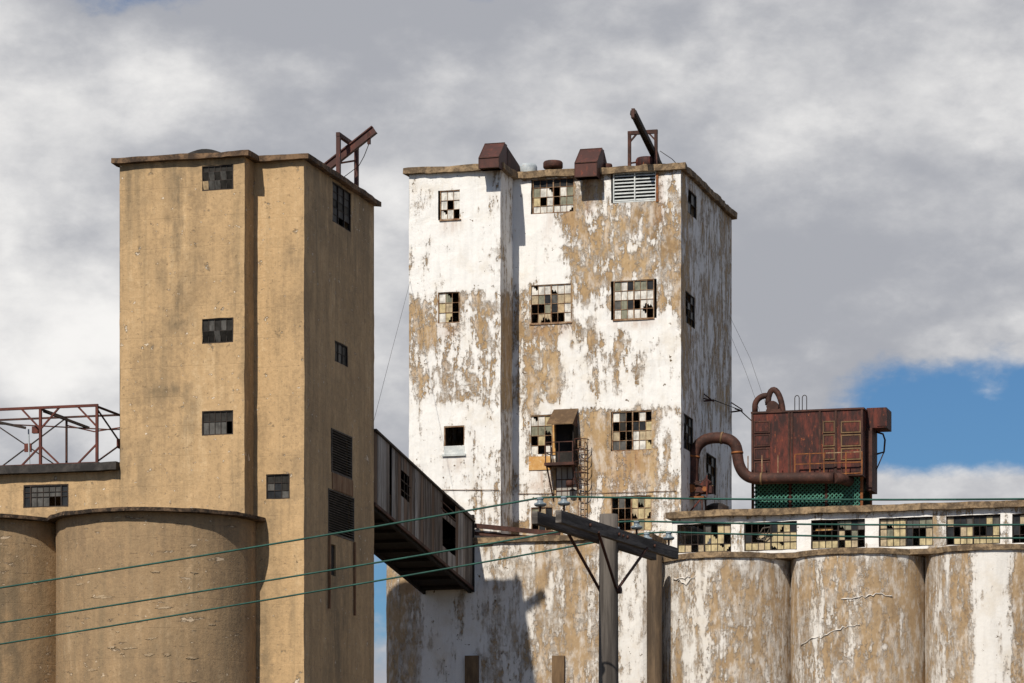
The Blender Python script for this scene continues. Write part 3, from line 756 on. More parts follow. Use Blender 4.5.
silo('grain_silo', 'peeling silo with two long white crack repairs, below rusty dust collector', G1, xj[0] + 1.5 * pitch, VC, rs, ZS,
     sf([(812, 550, 824, 700, .36, .3), (826, 600, 860, 660, .58, .5), (790, 550, 800, 700, .50, .4), (884, 570, 925, 700, .76, .6), (898, 610, 906, 650, .4, .3), (790, 545, 930, 559, .30, .3)], .66), 'peeling_silo', 'cornice', .11, .26, .006,
     seam=[[(841, 599), (856, 597), (868, 596), (878, 594), (892, 596)], [(801, 646), (812, 639), (824, 636), (838, 629), (848, 626), (860, 625)]])
silo('grain_silo', 'peeling silo with a broad stripe of intact white paint', G1, xj[0] + 2.5 * pitch, VC, rs, ZS,
     sf([(928, 550, 950, 700, .48, .4), (952, 550, 974, 700, .66, .4), (976, 545, 1012, 700, .10, .35), (1014, 550, 1040, 700, .8, .4)], .6), 'peeling_silo', 'cornice', .11, .26, .012)
silo('grain_silo', 'peeling silo at gallery far end beyond the white striped one', G1, xj[0] + 3.5 * pitch, VC, rs, ZS, sf([], .6), 'peeling_silo', 'cornice', .11, .26, .018)

VG = 161.3; FG = Plane('F', VG)
XG0 = ux(672, VG); XG1 = XG0 + 22.0; ZG0 = ZS + .29; ZGT = uz(840, 513, VG)
gal = thing('silo_gallery', 'low white gallery with a row of broken pane windows atop silos', 'gallery', ((XG0 + XG1) / 2, VG + 3.2, ZG0))
zw0, zw1 = ZG0 + .02, uz(838, 519.5, VG)
wins = [(677, 731), (744, 797), (811, 865), (879, 933), (946, 1000), (1012, 1066)]
ops = [(ux(a, VG), ux(b, VG), zw0 + .12, zw1) for a, b in wins]
gf = wearfield([(-60, 0, zw1 + .05, 50, .45, .2), FG.rect(729, 510, 746, 560) + (.42, .3), FG.rect(931, 510, 947, 560) + (.62, .3), FG.rect(798, 510, 812, 560) + (.2, .3), FG.rect(998, 500, 1013, 560) + (.35, .3)], .25)
mb = wall(FG, XG0, XG1, ZG0, ZGT, ops, gf, step=.3, depth=.3)
plain(mb, [(XG0, VG, ZG0), (XG0, V2 - .1, ZG0), (XG0, V2 - .1, ZGT), (XG0, VG, ZGT)], .3)
plain(mb, [(XR + .3, VG + 7, ZG0), (XG1, VG + 7, ZG0), (XG1, VG + 7, ZGT), (XR + .3, VG + 7, ZGT)], .5)
plain(mb, [(XG1, VG, ZG0), (XG1, VG + 7, ZG0), (XG1, VG + 7, ZGT), (XG1, VG, ZGT)], .5)
mb.build('wall', 'gallery_paint', gal)
MB().prism([(XG0 - .25, VG - .28), (XG1 + .25, VG - .28), (XG1 + .25, VG + 7.3), (XR + .15, VG + 7.3), (XR + .15, V2 - .05), (XG0 - .25, V2 - .05)], ZGT, ZGT + .30, .3, 1.8).build('roof_slab', 'cornice', gal)
MB().box(XG0 - .02, XG1, VG - .14, VG + 6.9, ZS + .035, ZG0 - .004).build('floor_slab', 'cornice', gal)
pats = [['kkkkbkyt', 'kkkkyyyk', 'ytktyyyy'], ['kkkkdyyd', 'dkttyyty', 'yytyyyyy'], ['kkkkggdb', 'kkkktkgk', 'yyyykytk'],
        ['ttyybbgg', 'tgyydkkt', 'tyytdkyy'], ['tddbddyb', 'dktykkdy', 'kyyyyyyy'], ['dtbdydbd', 'dkyttdky', 'kkyyyyty']]
for op, pt in zip(ops, pats):
    window(FG, gal, op, 8, 3, pt, frame='steel_black', bar=.03, edge=.05, d=.14, mull=(4,), heights=[1.25, 1.3, 1])
# bent sash and torn sheet in the openings
m = MB(); a = at(757, 539, VG + .05); b = at(763, 528, VG - .25); c_ = at(770, 527, VG - .25); d_ = at(765, 540, VG + .05)
for p_, q_ in ((a, b), (b, c_), (c_, d_), (d_, a)): m.bar(p_, q_, .05)
m.build('open_sash', 'louver_dark', gal)
m = MB(); m.bar(at(816, 530, VG + .5), at(833, 529, VG + .5), .2, .12); m.build('torn_sheet', 'orange_board', gal)
# brown standing pipe in the gap between annex and silos
m = MB(); px_ = ux(654.5, VA + .2); m.tube([(px_, VA + .2, 0), (px_, VA + .2, 10), (px_, VA + .2, uz(654, 552, VA + .2))], .37, 16)
dp = m.build('standing_pipe', 'pipe_dark', None, (px_, VA + .2, 0)); tag(dp, 'thick brown vertical pipe in gap between annex and silo', 'pipe')

# ================================================================== DUST COLLECTOR
VD = 166.0; FD = Plane('F', VD); ZR = ZGT + .30
dx0, dx1 = ux(752, VD), ux(863, VD); dzt = uz(808, 411.5, VD); dzm = uz(808, 478, VD); DD = 2.9
dc = thing('dust_collector', 'big rusty red dust collector box with green lattice base on gallery roof', 'dust collector', ((dx0 + dx1) / 2, VD + DD / 2, ZR))
MB().box(dx0, dx1, VD, VD + DD, dzm, dzt).build('housing', 'rust_red', dc)
m = MB(); m.box(dx0 - .05, dx1 + .06, VD - .06, VD + DD + .05, dzt, dzt + .09); m.build('roof_plate', 'rust_dark', dc)
for px in (752.5, 789, 792, 820, 836, 862):
    x = ux(px, VD); MB().box(x - .05, x + .05, VD - .07, VD - .002, dzm + .02, dzt - .02).build('rib', 'rust_dark', dc)
for (a, b) in ((754, 770), (823, 835), (841, 861)):
    for k in range(4):
        y0_, y1_ = 421 + k * 13.5, 433 + k * 13.5
        r = FD.rect(a, y0_, b, y1_); m = MB()
        for q in ((r[0], r[1], r[2], r[2] + .06), (r[0], r[1], r[3] - .06, r[3])): FD.box(m, q[0], q[1], -.05, -.003, q[2], q[3])
        for q in ((r[0], r[0] + .06), (r[1] - .06, r[1])): FD.box(m, q[0], q[1], -.048, -.003, r[2] + .06, r[3] - .06)
        pn = m.build('access_panel', 'pipe_brown' if a > 800 and k < 3 else 'rust_dark', dc)
        m = MB(); FD.box(m, r[0] + .08, r[1] - .08, -.03, -.004, r[2] + .08, r[3] - .08); m.build('panel_face', 'rust_red', pn)
# frame legs, lattice
for px in (752.5, 790, 826, 861.5):
    for dy in (.08, DD - .08):
        x = ux(px, VD); MB().bar((x, VD + dy, ZR), (x, VD + dy, dzm), .12).build('leg', 'rust_dark' if px < 861 else 'rust_orange', dc)
for (a, b) in ((754, 788.5), (791.5, 824.5), (827.5, 860)):
    x0, x1 = ux(a, VD), ux(b, VD); m = MB(); sp_ = .21; hh = dzm - ZR; wd = x1 - x0
    t = -hh
    while t < wd:
        for sgn in (1, -1):
            s0, s1 = max(0, t), min(wd, t + hh)
            if s1 - s0 > .05:
                za, zb_ = (s0 - t), (s1 - t)
                if sgn < 0: za, zb_ = hh - za, hh - zb_
                yo = VD + (.02 if sgn > 0 else .05)
                m.bar((x0 + s0, yo, ZR + za), (x0 + s1, yo, ZR + zb_), .055, .025, up=(0, 1, 0))
        t += sp_
    o = m.build('lattice', 'lattice_green', dc); o['kind'] = 'stuff'
    for k in range(2):
        xx = x0 + wd * (.33 + .33 * k)
        MB().bar((xx, VD + .12, ZR), (xx + .1, VD + .12, dzm), .07).build('stud', 'steel_black', dc)
# hoppers behind lattice
for (a, b) in ((754, 788.5), (791.5, 824.5), (827.5, 860)):
    x0, x1 = ux(a, VD), ux(b, VD); xc = (x0 + x1) / 2
    m = MB(); m.hexa([(xc - .2, VD + 1.2, ZR + .2), (xc + .2, VD + 1.2, ZR + .2), (xc + .2, VD + 1.6, ZR + .2), (xc - .2, VD + 1.6, ZR + .2), (x0, VD + .3, dzm), (x1, VD + .3, dzm), (x1, VD + DD - .2, dzm), (x0, VD + DD - .2, dzm)])
    m.build('hopper', 'panel_green', dc)
MB().box(dx0 + .1, dx1 - .1, VD + DD - .3, VD + DD - .25, ZR, dzm).build('back_plate', 'panel_green', dc)
MB().box(dx0 + .13, dx0 + .17, VD + .15, VD + DD - .3, ZR, dzm - .01).build('side_plate', 'panel_green', dc)
# catwalk and orange handrail along the front
m = MB(); m.box(ux(746, VD - .7), dx1 + .1, VD - .75, VD - .01, dzm - .05, dzm); m.build('catwalk', 'rust_dark', dc)
for px in (748, 762, 778, 795, 810, 824, 846, 862):
    x = ux(px, VD - .72); MB().bar((x, VD - .72, dzm), (x, VD - .72, dzm + 1.1), .05).build('rail_post', 'rust_orange' if px > 790 else 'rust_frame', dc)
for zz_, a, b, mt in ((1.1, 795, 826, 'rust_orange'), (.6, 795, 862, 'rust_orange'), (1.1, 826, 862, 'rust_frame'), (.06, 748, 862, 'rust_orange')):
    MB().bar((ux(a, VD - .72), VD - .72, dzm + zz_), (ux(b, VD - .72), VD - .72, dzm + zz_), .045).build('rail', mt, dc)
# outlet box and ladder on the right flank
bx0 = ux(868, VD + 2.0)
m = MB(); m.box(dx1 + .01, ux(888, VD + 1.5), VD + 1.0, VD + 2.6, uz(880, 429, VD + 1.5), uz(880, 409, VD + 1.5)); ob = m.build('outlet_box', 'rust_red', dc)
m = MB(); FQ = Plane('F', VD + 1.0); r = FQ.rect(877, 414, 887, 426); FQ.box(m, r[0], r[1], -.03, -.003, r[2], r[3]); m.build('panel_face', 'rust_red', ob)
m = MB(); m.box(dx1 + .02, dx1 + .30, VD + .9, VD + 2.5, dzm - .6, uz(880, 429, VD + 1.5) - .01); m.build('side_duct', 'rust_dark', dc)
m = MB(); yv = VD + 2.2
m.tube([at(876, 432, yv), at(883, 434, yv), at(885, 440, yv), at(884, 452, yv), at(877, 454, yv)], .05, 6); m.build('bent_rail', 'rust_dark', dc)
MB().bar(at(884, 452, yv), at(872, 480, yv), .05).build('stay', 'rust_dark', dc)
# twin hoops and curly blower duct on top
for px in (797, 804.5):
    x = ux(px, VD + .6); zb_ = dzt + .08; pts = [Vector((x - .11, VD + .6, zb_)), Vector((x - .11, VD + .6, zb_ + .70))] + [Vector((x - .11 * math.cos(t), VD + .6, zb_ + .70 + .13 * math.sin(t))) for t in [math.pi * q / 6 for q in range(1, 6)]] + [Vector((x + .11, VD + .6, zb_ + .70)), Vector((x + .11, VD + .6, zb_))]
    MB().tube(pts, .022, 5).build('ladder_hoop', 'steel_black', dc)
yb = VD + 1.1
def arc(px0, py0, px1, py1, ph, V, n=12):
    a, b = at(px0, py0, V), at(px1, py1, V); out = []
    for k in range(n + 1):
        t = math.pi * k / n
        out.append(a.lerp(b, (1 - math.cos(t)) / 2) + Vector((0, 0, ph * math.sin(t))))
    return out
MB().tube([at(755, 413, yb)] + arc(755, 406, 772, 402, .40, yb)[:9], .15, 10).build('blower_duct', 'rust_dark', dc)
MB().tube(arc(768, 405, 783, 416, 1.0, yb, 14), .15, 10).build('blower_duct', 'rust_dark', dc)
m = MB(); c_ = at(773, 406, yb); m.tube([c_ + Vector((0, -.20, -.06)), c_ + Vector((0, .20, -.06))], .30, 14); m.build('blower', 'rust_dark', dc)
m = MB(); m.box(c_.x - .3, c_.x + .45, yb - .3, yb + .3, dzt + .09, c_.z - .2); m.build('blower_base', 'rust_dark', dc)

# ------------------------------------------------------------------ swan-neck duct
VP = 164.6
pp = [(834, 478), (800, 478), (770, 478.5), (756, 478.5), (748, 476.5), (742.5, 471.5), (739, 464), (737.5, 456), (737, 450), (735, 444.5), (730, 440), (722, 438), (713, 438), (705, 440), (698.5, 445), (695, 452), (693.5, 462), (693, 475), (693, 489)]
duct = thing('swan_neck_duct', 'thick brown swan neck duct bending from dust collector down beside tower', 'duct', (ux(693, VP), VP, ZR))
# smooth the path
P = [at(x, y, VP) for x, y in pp]; S = []
for i in range(len(P) - 1):
    a, b, c_, d_ = P[max(i - 1, 0)], P[i], P[i + 1], P[min(i + 2, len(P) - 1)]
    for k in range(4):
        t = k / 4; S.append(.5 * ((2 * b) + (c_ - a) * t + (2 * a - 5 * b + 4 * c_ - d_) * t * t + (3 * b - 3 * c_ + d_ - a) * t ** 3))
S.append(P[-1])
MB().tube(S, .275, 18).build('pipe', 'rust_dark', duct)
for i in (10, 30, 44, 62):
    t = (S[i + 1] - S[i - 1]).normalized()
    MB().tube([S[i] - t * .045, S[i] + t * .045], .305, 18).build('flange', 'rust_orange' if i in (30, 62) else 'pipe_brown', duct)
MB().tube([P[0], P[0] + Vector((.35, .5, .0)), P[0] + Vector((.5, 1.4, 0))], .272, 14).build('elbow', 'rust_dark', duct)
c_ = at(694, 487, VP)
m = MB(); m.tube([c_ + Vector((0, -.30, -.1)), c_ + Vector((0, .30, -.1))], .42, 16); m.build('fan_casing', 'rust_dark', duct)
m = MB(); m.box(c_.x + .2, c_.x + .95, VP - .28, VP + .28, c_.z - .35, c_.z + .02); m.bar(c_ + Vector((.4, 0, -.1)), at(709, 480, VP), .35); m.build('motor', 'rust_red', duct)
m = MB(); m.box(c_.x - .55, c_.x + .6, VP - .5, VP + .5, c_.z - .60, c_.z - .52); m.build('platform', 'rust_orange', duct)
for dx in (-.45, .5):
    for dy in (-.42, .42):
        MB().bar((c_.x + dx, VP + dy, ZR), (c_.x + dx, VP + dy, c_.z - .6), .07).build('leg', 'rust_dark', duct)
MB().bar((c_.x + .55, VP - .45, c_.z - .55), (c_.x - .40, VP - .45, ZR + .02), .07).build('brace', 'rust_red', duct)
m = MB(); m.box(c_.x - .28, c_.x + .1, VP + .35, VP + .8, c_.z - .5, c_.z + .75); m.box(c_.x + .1, c_.x + .75, VP + .45, VP + .75, c_.z - .2, c_.z + .25); m.build('gear_box', 'steel_black', duct)
m = MB(); m.tube([c_ + Vector((-.05, -.36, -.1)), c_ + Vector((-.05, -.30, -.1))], .2, 10); m.tube([c_ + Vector((.62, -.36, -.16)), c_ + Vector((.62, -.28, -.16))], .13, 10); m.build('pulley', 'rust_orange', duct)
m = MB(); m.bar(c_ + Vector((-.05, -.34, .1)), c_ + Vector((.62, -.34, -.03)), .03); m.bar(c_ + Vector((-.05, -.34, -.3)), c_ + Vector((.62, -.34, -.29)), .03); m.build('drive_belt', 'steel_black', duct)
MB().bar((c_.x + .75, VP - .45, c_.z - .55), (c_.x + .75, VP - .45, c_.z + .5), .05).build('guard_rail', 'rust_red', duct)
MB().bar((c_.x - .55, VP - .48, c_.z + .0), (c_.x + .75, VP - .48, c_.z + .28), .04).build('guard_rail', 'rust_dark', duct)
m = MB(); m.lathe((c_.x + .9, VP + 1.2, ZR), [(.62, 0), (.66, .2), (.6, .75), (.3, .9)], 12); tag(m.build('sheet_metal_drum', 'steel_black'), 'dark squat drum on gallery roof behind fan platform', 'drum')
# bracket insulators and cables on the tower's shaded side
m = MB(); a = SR.p(SR.h(704), 0, SR.z(704, 401)); 
m.bar(a, a + Vector((.55, -.1, .0)), .07); m.bar(a + Vector((0, 0, .35)), a + Vector((.5, 0, -.05)), .06); m.bar(a + Vector((.1, -.5, .05)), a + Vector((.4, .5, .05)), .06)
br1 = m.build('wire_bracket', 'rust_dark', None, tuple(a)); tag(br1, 'rusty wire bracket in the middle of tower shaded side', 'bracket')
m = MB(); b = SR.p(SR.h(731), 0, SR.z(731, 412)); m.bar(b, b + Vector((.6, 0, .05)), .07); m.bar(b + Vector((0, 0, .5)), b + Vector((.6, 0, .1)), .06); m.bar(b + Vector((.3, -.4, .1)), b + Vector((.5, .5, .1)), .06)
br2 = m.build('wire_bracket', 'rust_dark', None, tuple(b)); tag(br2, 'rusty wire bracket at outer edge of tower shaded side', 'bracket')
def cable(pts, r, mat, name, label, cat='cable', group=None, n=5):
    loc = tuple(pts[0]); m = MB(); m.tube(pts, r, n); return tag(m.build(name, mat, None, loc), label, cat, group)
cable([a + Vector((.45, 0, .05)), b + Vector((.45, 0, .1)), Vector((dx0 + .02, VD + .3, dzt - .4))], .03, 'cable_dark', 'service_cable', 'dark service cable running from tower brackets to dust collector')
cable([Vector((XR, VB - .5, SR.z(731, 317))), at(750, 358, VD + 4), Vector((ux(770, VD + 2), VD + 2, dzt + .1))], .008, 'cable_dark', 'guy_wire', 'upper thin guy wire from tower edge to dust collector top')
cable([Vector((XR, VB - .2, SR.z(731, 336))), at(745, 370, VD + 4), Vector((ux(762, VD + 2), VD + 2, dzt + .1))], .008, 'cable_dark', 'guy_wire', 'lower thin guy wire from tower edge to dust collector top')
# thin conduit across the white front
cable([F1.p(ux(438, V1), -.04, F1.z(438, 490)), F1.p(ux(499, V1), -.04, F1.z(499, 490))], .016, 'rust_frame', 'conduit', 'thin conduit along the foot of projecting white bay', 'conduit')
cable([F2.p(ux(518, V2), -.04, F2.z(518, 494)), F2.p(ux(600, V2), -.04, F2.z(600, 493)), F2.p(ux(676, V2), -.04, F2.z(676, 491))], .016, 'rust_frame', 'conduit', 'thin conduit crossing the front below the fire escape', 'conduit')

# ================================================================== TAN TOWER
U2 = 134.0; YR = ux(304, U2); YB = vy(374, YR); YM = ux(254, U2); U1 = vy(244.5, YM); YL = ux(120, U1)
TT = uz(304, 159.5, U2); TC = TT + .21
P1, P2, PS = Plane('F', U1), Plane('F', U2), Plane('S', YR)
tan = thing('elevator_tower', 'tall tan bare concrete headhouse tower with small dark windows', 'tower', ((YL + YR) / 2, (U1 + YB) / 2, 0))
T1, T2, T3, T4 = P1.rect(201.5, 165, 233, 190), P1.rect(201.5, 318, 233, 343), P1.rect(202, 410.5, 233, 435), P2.rect(266, 474, 289.5, 499)
Q1, Q2, Q3, Q4 = PS.rect(332.5, 181, 351, 221), PS.rect(335, 340, 348, 361), PS.rect(331.5, 428, 352, 472), PS.rect(328, 488, 354, 533)
Q5 = PS.rect(331, 544, 336, 575)
ft1 = wearfield([P1.rect(168, 150, 190, 330) + (.85, .9), P1.rect(124, 155, 134, 240) + (.7, .5), P1.rect(142, 155, 152, 215) + (.55, .5), P1.rect(118, 150, 245, 170) + (.75, .5), P1.rect(150, 255, 205, 285) + (.6, .8), P1.rect(150, 383, 190, 397) + (.8, .4), P1.rect(180, 400, 196, 430) + (.6, .5), P1.rect(118, 440, 150, 500) + (.5, .8)], .16)
wall(P1, YL, YM, 0, TT, [T1, T2, T3], ft1).build('wall', 'tan_concrete', tan)
ft2 = wearfield([P2.rect(286, 245, 300, 270) + (.7, .5), P2.rect(290, 455, 300, 500) + (.5, .5), P2.rect(250, 500, 275, 700) + (.5, .8), P2.rect(250, 150, 310, 168) + (.5, .4)], .03)
wall(P2, YM, YR, 0, TT, [T4], ft2).build('wall', 'tan_concrete', tan)
wall(Plane('S', YM), U1, U2, 0, TT, [], wearfield([], .5)).build('wall', 'tan_concrete', tan)
wall(PS, U2, YB, 0, TT, [Q1, Q2, Q3, Q4, Q5], wearfield([(U2, YB, TT - 3, TT + 1, .6, 2), PS.rect(325, 560, 345, 680) + (.7, .5)], .32), depth=.3).build('wall', 'tan_concrete', tan)
mb = MB(); plain(mb, [(YL, U1, 0), (YL, YB, 0), (YL, YB, TT), (YL, U1, TT)], .3); plain(mb, [(YL, YB, 0), (YR, YB, 0), (YR, YB, TT), (YL, YB, TT)], .3); mb.build('wall', 'tan_concrete', tan)
o_ = .28
MB().prism([(YL - o_, U1 - o_), (YM + o_, U1 - o_), (YM + o_, U2 - o_), (YR + o_, U2 - o_), (YR + o_, YB + o_), (YL - o_, YB + o_)], TT, TC, .3, 2.0).build('roof_slab', 'cornice_dark', tan)
window(P1, tan, T1, 5, 3, ['sssss', 'sbsbs', 'cbbss'], frame='steel_black', heights=[.7, 1.2, 1.2], vents={1: .35, 2: .35})
window(P1, tan, T2, 5, 2, ['sbsbs', 'ssbss'], frame='steel_black', vents={1: .45})
window(P1, tan, T3, 5, 2, ['sssss', 'bbbbk'], frame='steel_black', heights=[1, 1.3])
window(P2, tan, T4, 3, 3, ['sss', 'bds', 'ddb'], frame='steel_black')
window(PS, tan, Q1, 3, 5, ['bbb', 'bbb', 'sss', 'bbb', 'bkk'], frame='steel_black', mull=(1, 2))
window(PS, tan, Q2, 3, 2, ['sds', 'sds'], frame='steel_black')
louver(PS, tan, Q3, 16, 'louver_dark', 'louver_dark', mull=False)
louver(PS, tan, Q4, 17, 'louver_dark', 'louver_dark', mull=False)
m = MB(); PS.box(m, Q3[0], Q3[1], -.06, -.004, Q4[3] + .02, Q3[2] - .02); m.build('stained_panel', 'rust_stain_panel', tan)
m = MB(); PS.box(m, Q5[0], Q5[1], .1, .14, Q5[2], Q5[3]); m.build('side_door', 'door_dark', tan)
m = MB(); PS.box(m, Q4[0], Q4[0] + .12, -.10, -.005, Q4[2] - 3.2, Q4[2] - .02); PS.box(m, Q4[1] - .12, Q4[1], -.10, -.005, Q4[2] - 3.2, Q4[2] - .02); m.build('chute_rail', 'rust_stain_panel', tan)
# bulging roofing felt
m = MB(); cxr = ux(205, U1 + 1.0)
n = 14
for j in range(5):
    for i in range(n + 1):
        t = i / n; hgt = (.36 * max(0, math.sin(math.pi * min(1, t * 1.02))) ** 1.6) * (1 - .16 * j) * (.75 + .5 * t)
        m.v.append(Vector((ux(172, U1 + .8) + t * 2.9, U1 + .5 + j * .5, TC - .02 + (hgt if 0 < i < n else 0))))
for j in range(4):
    for i in range(n): m.f.append((j * (n + 1) + i, j * (n + 1) + i + 1, (j + 1) * (n + 1) + i + 1, (j + 1) * (n + 1) + i))
for i in range(n):
    k = len(m.v); a, b = m.v[i], m.v[i + 1]; m.v += [Vector((a.x, a.y, TC - .02)), Vector((b.x, b.y, TC - .02))]; m.f.append((i, i + 1, k + 1, k))
m.build('roofing_flap', 'roofing_black', tan)
# hoist on the tan tower: frame along the side edge, jib reaching out over it
xh = YR - .25
ya, yb_ = vy(338.5, xh), vy(356.5, xh); zfr = sz(338.5, 136, xh)
ht = thing('roof_hoist', 'rusty hoist frame with jib rising beyond edge of tan tower roof', 'hoist', (xh, (ya + yb_) / 2, TC))
for yy in (ya, yb_): MB().bar((xh, yy, TC), (xh, yy, zfr), .17).build('post', 'rust_hood', ht)
MB().bar((xh, ya - .1, zfr + .06), (xh, yb_ + .1, zfr + .06), .17, .17).build('head_beam', 'rust_hood', ht)
ym = (ya + yb_) / 2
ja = at(327, 167, ym); ja.z = max(ja.z, TC + .1); jb = at(374.5, 129.5, ym); zfm = zfr + .1
m = MB(); dj = (jb - ja).normalized(); nn = dj.cross(Vector((0, 1, 0))).normalized()
m.bar(ja, jb, .10, .30)
for k in (-1, 1): m.bar(ja + nn * .16 * k, jb + nn * .16 * k, .24, .05)
m.build('jib', 'rust_hood', ht)
MB().bar(jb + Vector((-.25, 0, -.12)), jb + Vector((-.25, 0, -.62)), .13).build('sheave_block', 'rust_dark', ht)
MB().bar(ja + Vector((.25, 0, .1)), Vector((xh, yb_, TC + 1.45)), .08).build('stay', 'rust_dark', ht)
MB().tube([jb + Vector((-.25, 0, -.6)), Vector((xh + .75, ym, zfm - .75)), Vector((xh + .1, yb_, TC + 1.2)), Vector((xh - .4, ym + .4, TC + .5)), Vector((xh - .5, ym, TC + .02))], .018, 5).build('hoist_cable', 'cable_dark', ht)

# ================================================================== LEFT SILOS + GALLERY
FL = Plane('F', U1)
LZ = uz(165, 513, U1 - 2.9)
cxs = ux(157.5, U1 + .6); rl = (ux(252, U1 + .6) - ux(63, U1 + .6)) / 2
G2 = 'tan silos in front of the tan tower'
def lf(regs, base): return wearfield([Plane('F', U1 - 2).rect(*r[:4]) + r[4:] for r in regs], base)
silo('grain_silo', 'big tan concrete silo bulging from foot of the tan tower', G2, cxs, U1 + .6, rl, LZ, lf([(225, 500, 262, 700, .6, .8), (66, 500, 80, 700, .4, .5), (130, 640, 210, 700, .5, 1)], .28), 'silo_concrete', 'lip_tar', .40, .15, 0, infill=None, spalls=[(x / 2.253, 380 + y / 2.253, wd / 2.253, h / 2.253) for x, y, wd, h in ((265, 310, 20, 6), (180, 460, 26, 9), (231, 488, 48, 9), (350, 432, 20, 7), (437, 434, 16, 6), (370, 513, 38, 6), (252, 602, 20, 7), (289, 604, 34, 6), (275, 616, 14, 8), (341, 582, 22, 7), (335, 619, 24, 8), (375, 619, 14, 9), (432, 626, 30, 7), (207, 653, 26, 8), (408, 679, 22, 6), (436, 679, 14, 6), (478, 551, 18, 5), (265, 567, 10, 5), (460, 519, 12, 6), (312, 545, 12, 4))])
silo('grain_silo', 'tan concrete silo beyond the big one, beneath steel truss frame', G2, cxs - 1.9 * rl, U1 + .6, rl, LZ, lf([(0, 500, 25, 700, .75, .6), (40, 500, 66, 700, .3, .6)], .35), 'silo_concrete', 'lip_tar', .40, .15, .006)
gz0, gz1 = LZ + .17, uz(60, 473, U1)
glx0 = YL - 14
gl = thing('silo_gallery', 'low tan concrete gallery with one dark window beneath the truss frame', 'gallery', ((glx0 + YL) / 2, U1 + 3, gz0))
wl = FL.rect(23, 484.5, 68.5, 507.5)
wl = (wl[0], wl[1], max(wl[2], gz0 + .1), wl[3])
mb = wall(FL, glx0, YL - .002, gz0, gz1, [wl], wearfield([FL.rect(75, 475, 122, 505) + (.35, .5)], .15))
plain(mb, [(glx0, U1, gz0), (glx0, U1 + 7, gz0), (glx0, U1 + 7, gz1), (glx0, U1, gz1)]); plain(mb, [(glx0, U1 + 7, gz0), (YL, U1 + 7, gz0), (YL, U1 + 7, gz1), (glx0, U1 + 7, gz1)])
mb.build('wall', 'tan_concrete', gl)
grz = gz1 + .34
MB().prism([(glx0 - .2, U1 - .38), (YL - .01, U1 - .38), (YL - .01, U1 + 7.2), (glx0 - .2, U1 + 7.2)], gz1, grz, .35, 1.5).build('roof_slab', 'roofing_black', gl)
window(FL, gl, wl, 7, 3, ['dbbbbbd', 'dbbbbbd', 'dbbbkkd'], frame='steel_black', edge=.06, mull=(1, 6), heights=[1, .8, 1.6])
# ------------------------------------------------------------------ truss frame on that roof
tr = thing('truss_frame', 'open rusty red steel truss frame standing on tan gallery roof', 'truss frame', (ux(50, U1 + .3), U1 + .3, grz))
yf, ybk = U1 + .15, U1 + 2.95
zt_ = uz(97, 406.5, yf)
fx = [ux(-36, yf), ux(40.5, yf), ux(97, yf)]
for y, mt in ((yf, 'truss_red'), (ybk, 'rust_dark')):
    xs = fx if y == yf else fx
    for x in xs: MB().bar((x, y, grz), (x, y, zt_), .11 if y == yf else .08).build('post', mt, tr)
    MB().bar((xs[0] - 2, y, zt_ + .05), (xs[-1] + .05, y, zt_ + .05), .11 if y == yf else .08).build('chord', mt, tr)
    MB().bar((xs[0] - 2, y, grz + .05), (xs[-1] + .05, y, grz + .05), .09).build('chord', mt, tr)
    for i, x in enumerate(xs if y == yf else []):
        for k in (-1, 1):
            if i == len(xs) - 1 and k == 1: continue
            MB().bar((x, y, zt_ - .85), (x + .85 * k, y, zt_ + .02), .07).build('knee_brace', mt, tr)
            MB().bar((x, y, grz + .85), (x + .85 * k, y, grz + .06), .07).build('knee_brace', mt, tr)
for x in fx:
    MB().bar((x, yf, zt_), (x, ybk, zt_), .08).build('cross_tie', 'rust_dark', tr)
    MB().bar((x, yf, grz + .06), (x, ybk, grz + .06), .08).build('cross_tie', 'rust_dark', tr)
# braced end bay
xe = fx[-1]; ymid = (yf + ybk) / 2
MB().bar((xe, yf, zt_ - .1), (xe, ybk - .1, grz + 1.2), .055).build('diagonal', 'rust_dark', tr)
MB().bar((xe, yf, grz + .1), (xe, ybk - .1, grz + 1.2), .055).build('diagonal', 'rust_dark', tr)
m = MB(); m.box(xe - .03, xe + .05, ybk - .55, ybk + .05, grz + .98, grz + 1.38); m.build('gusset', 'truss_red', tr)
# cross bracing of the far side with gussets, and slack rods
for i in (0, 1):
    xa, xb = fx[i], fx[i + 1]; xm_ = (xa + xb) / 2; zm_ = (grz + zt_) / 2
    for p_, q_ in (((xa, grz + .1), (xb, zt_)), ((xa, zt_), (xb, grz + .1))):
        if i == 1: continue
        MB().bar((p_[0], ybk - .06, p_[1]), (q_[0], ybk - .06, q_[1]), .05).build('diagonal', 'steel_black', tr)
    if i == 0:
        m = MB(); m.box(xm_ - .16, xm_ + .16, ybk - .12, ybk - .03, zm_ - .18, zm_ + .18); m.build('gusset', 'truss_red', tr)
MB().bar((fx[0], yf + .2, zt_ - .1), at(26, 428, yf + 1.0), .10).build('fallen_purlin', 'steel_black', tr)
MB().bar((fx[1] + .05, yf + .2, zt_ - .06), at(89, 428, yf + 1.6), .13, .10).build('fallen_purlin', 'steel_black', tr)
m = MB(); q = at(36, 430, yf + .25); m.box(q.x - .15, q.x + .12, q.y - .1, q.y + .1, q.z - .14, q.z + .14); m.build('gusset', 'truss_red', tr)
MB().tube([(fx[1], ybk, zt_ - .3), ((fx[1] + fx[2]) / 2, ybk, zt_ - .62), (fx[2] + .3, ybk, zt_ - .45), (YL, ybk, zt_ - .3)], .03, 5).build('tie_rod', 'truss_red', tr)
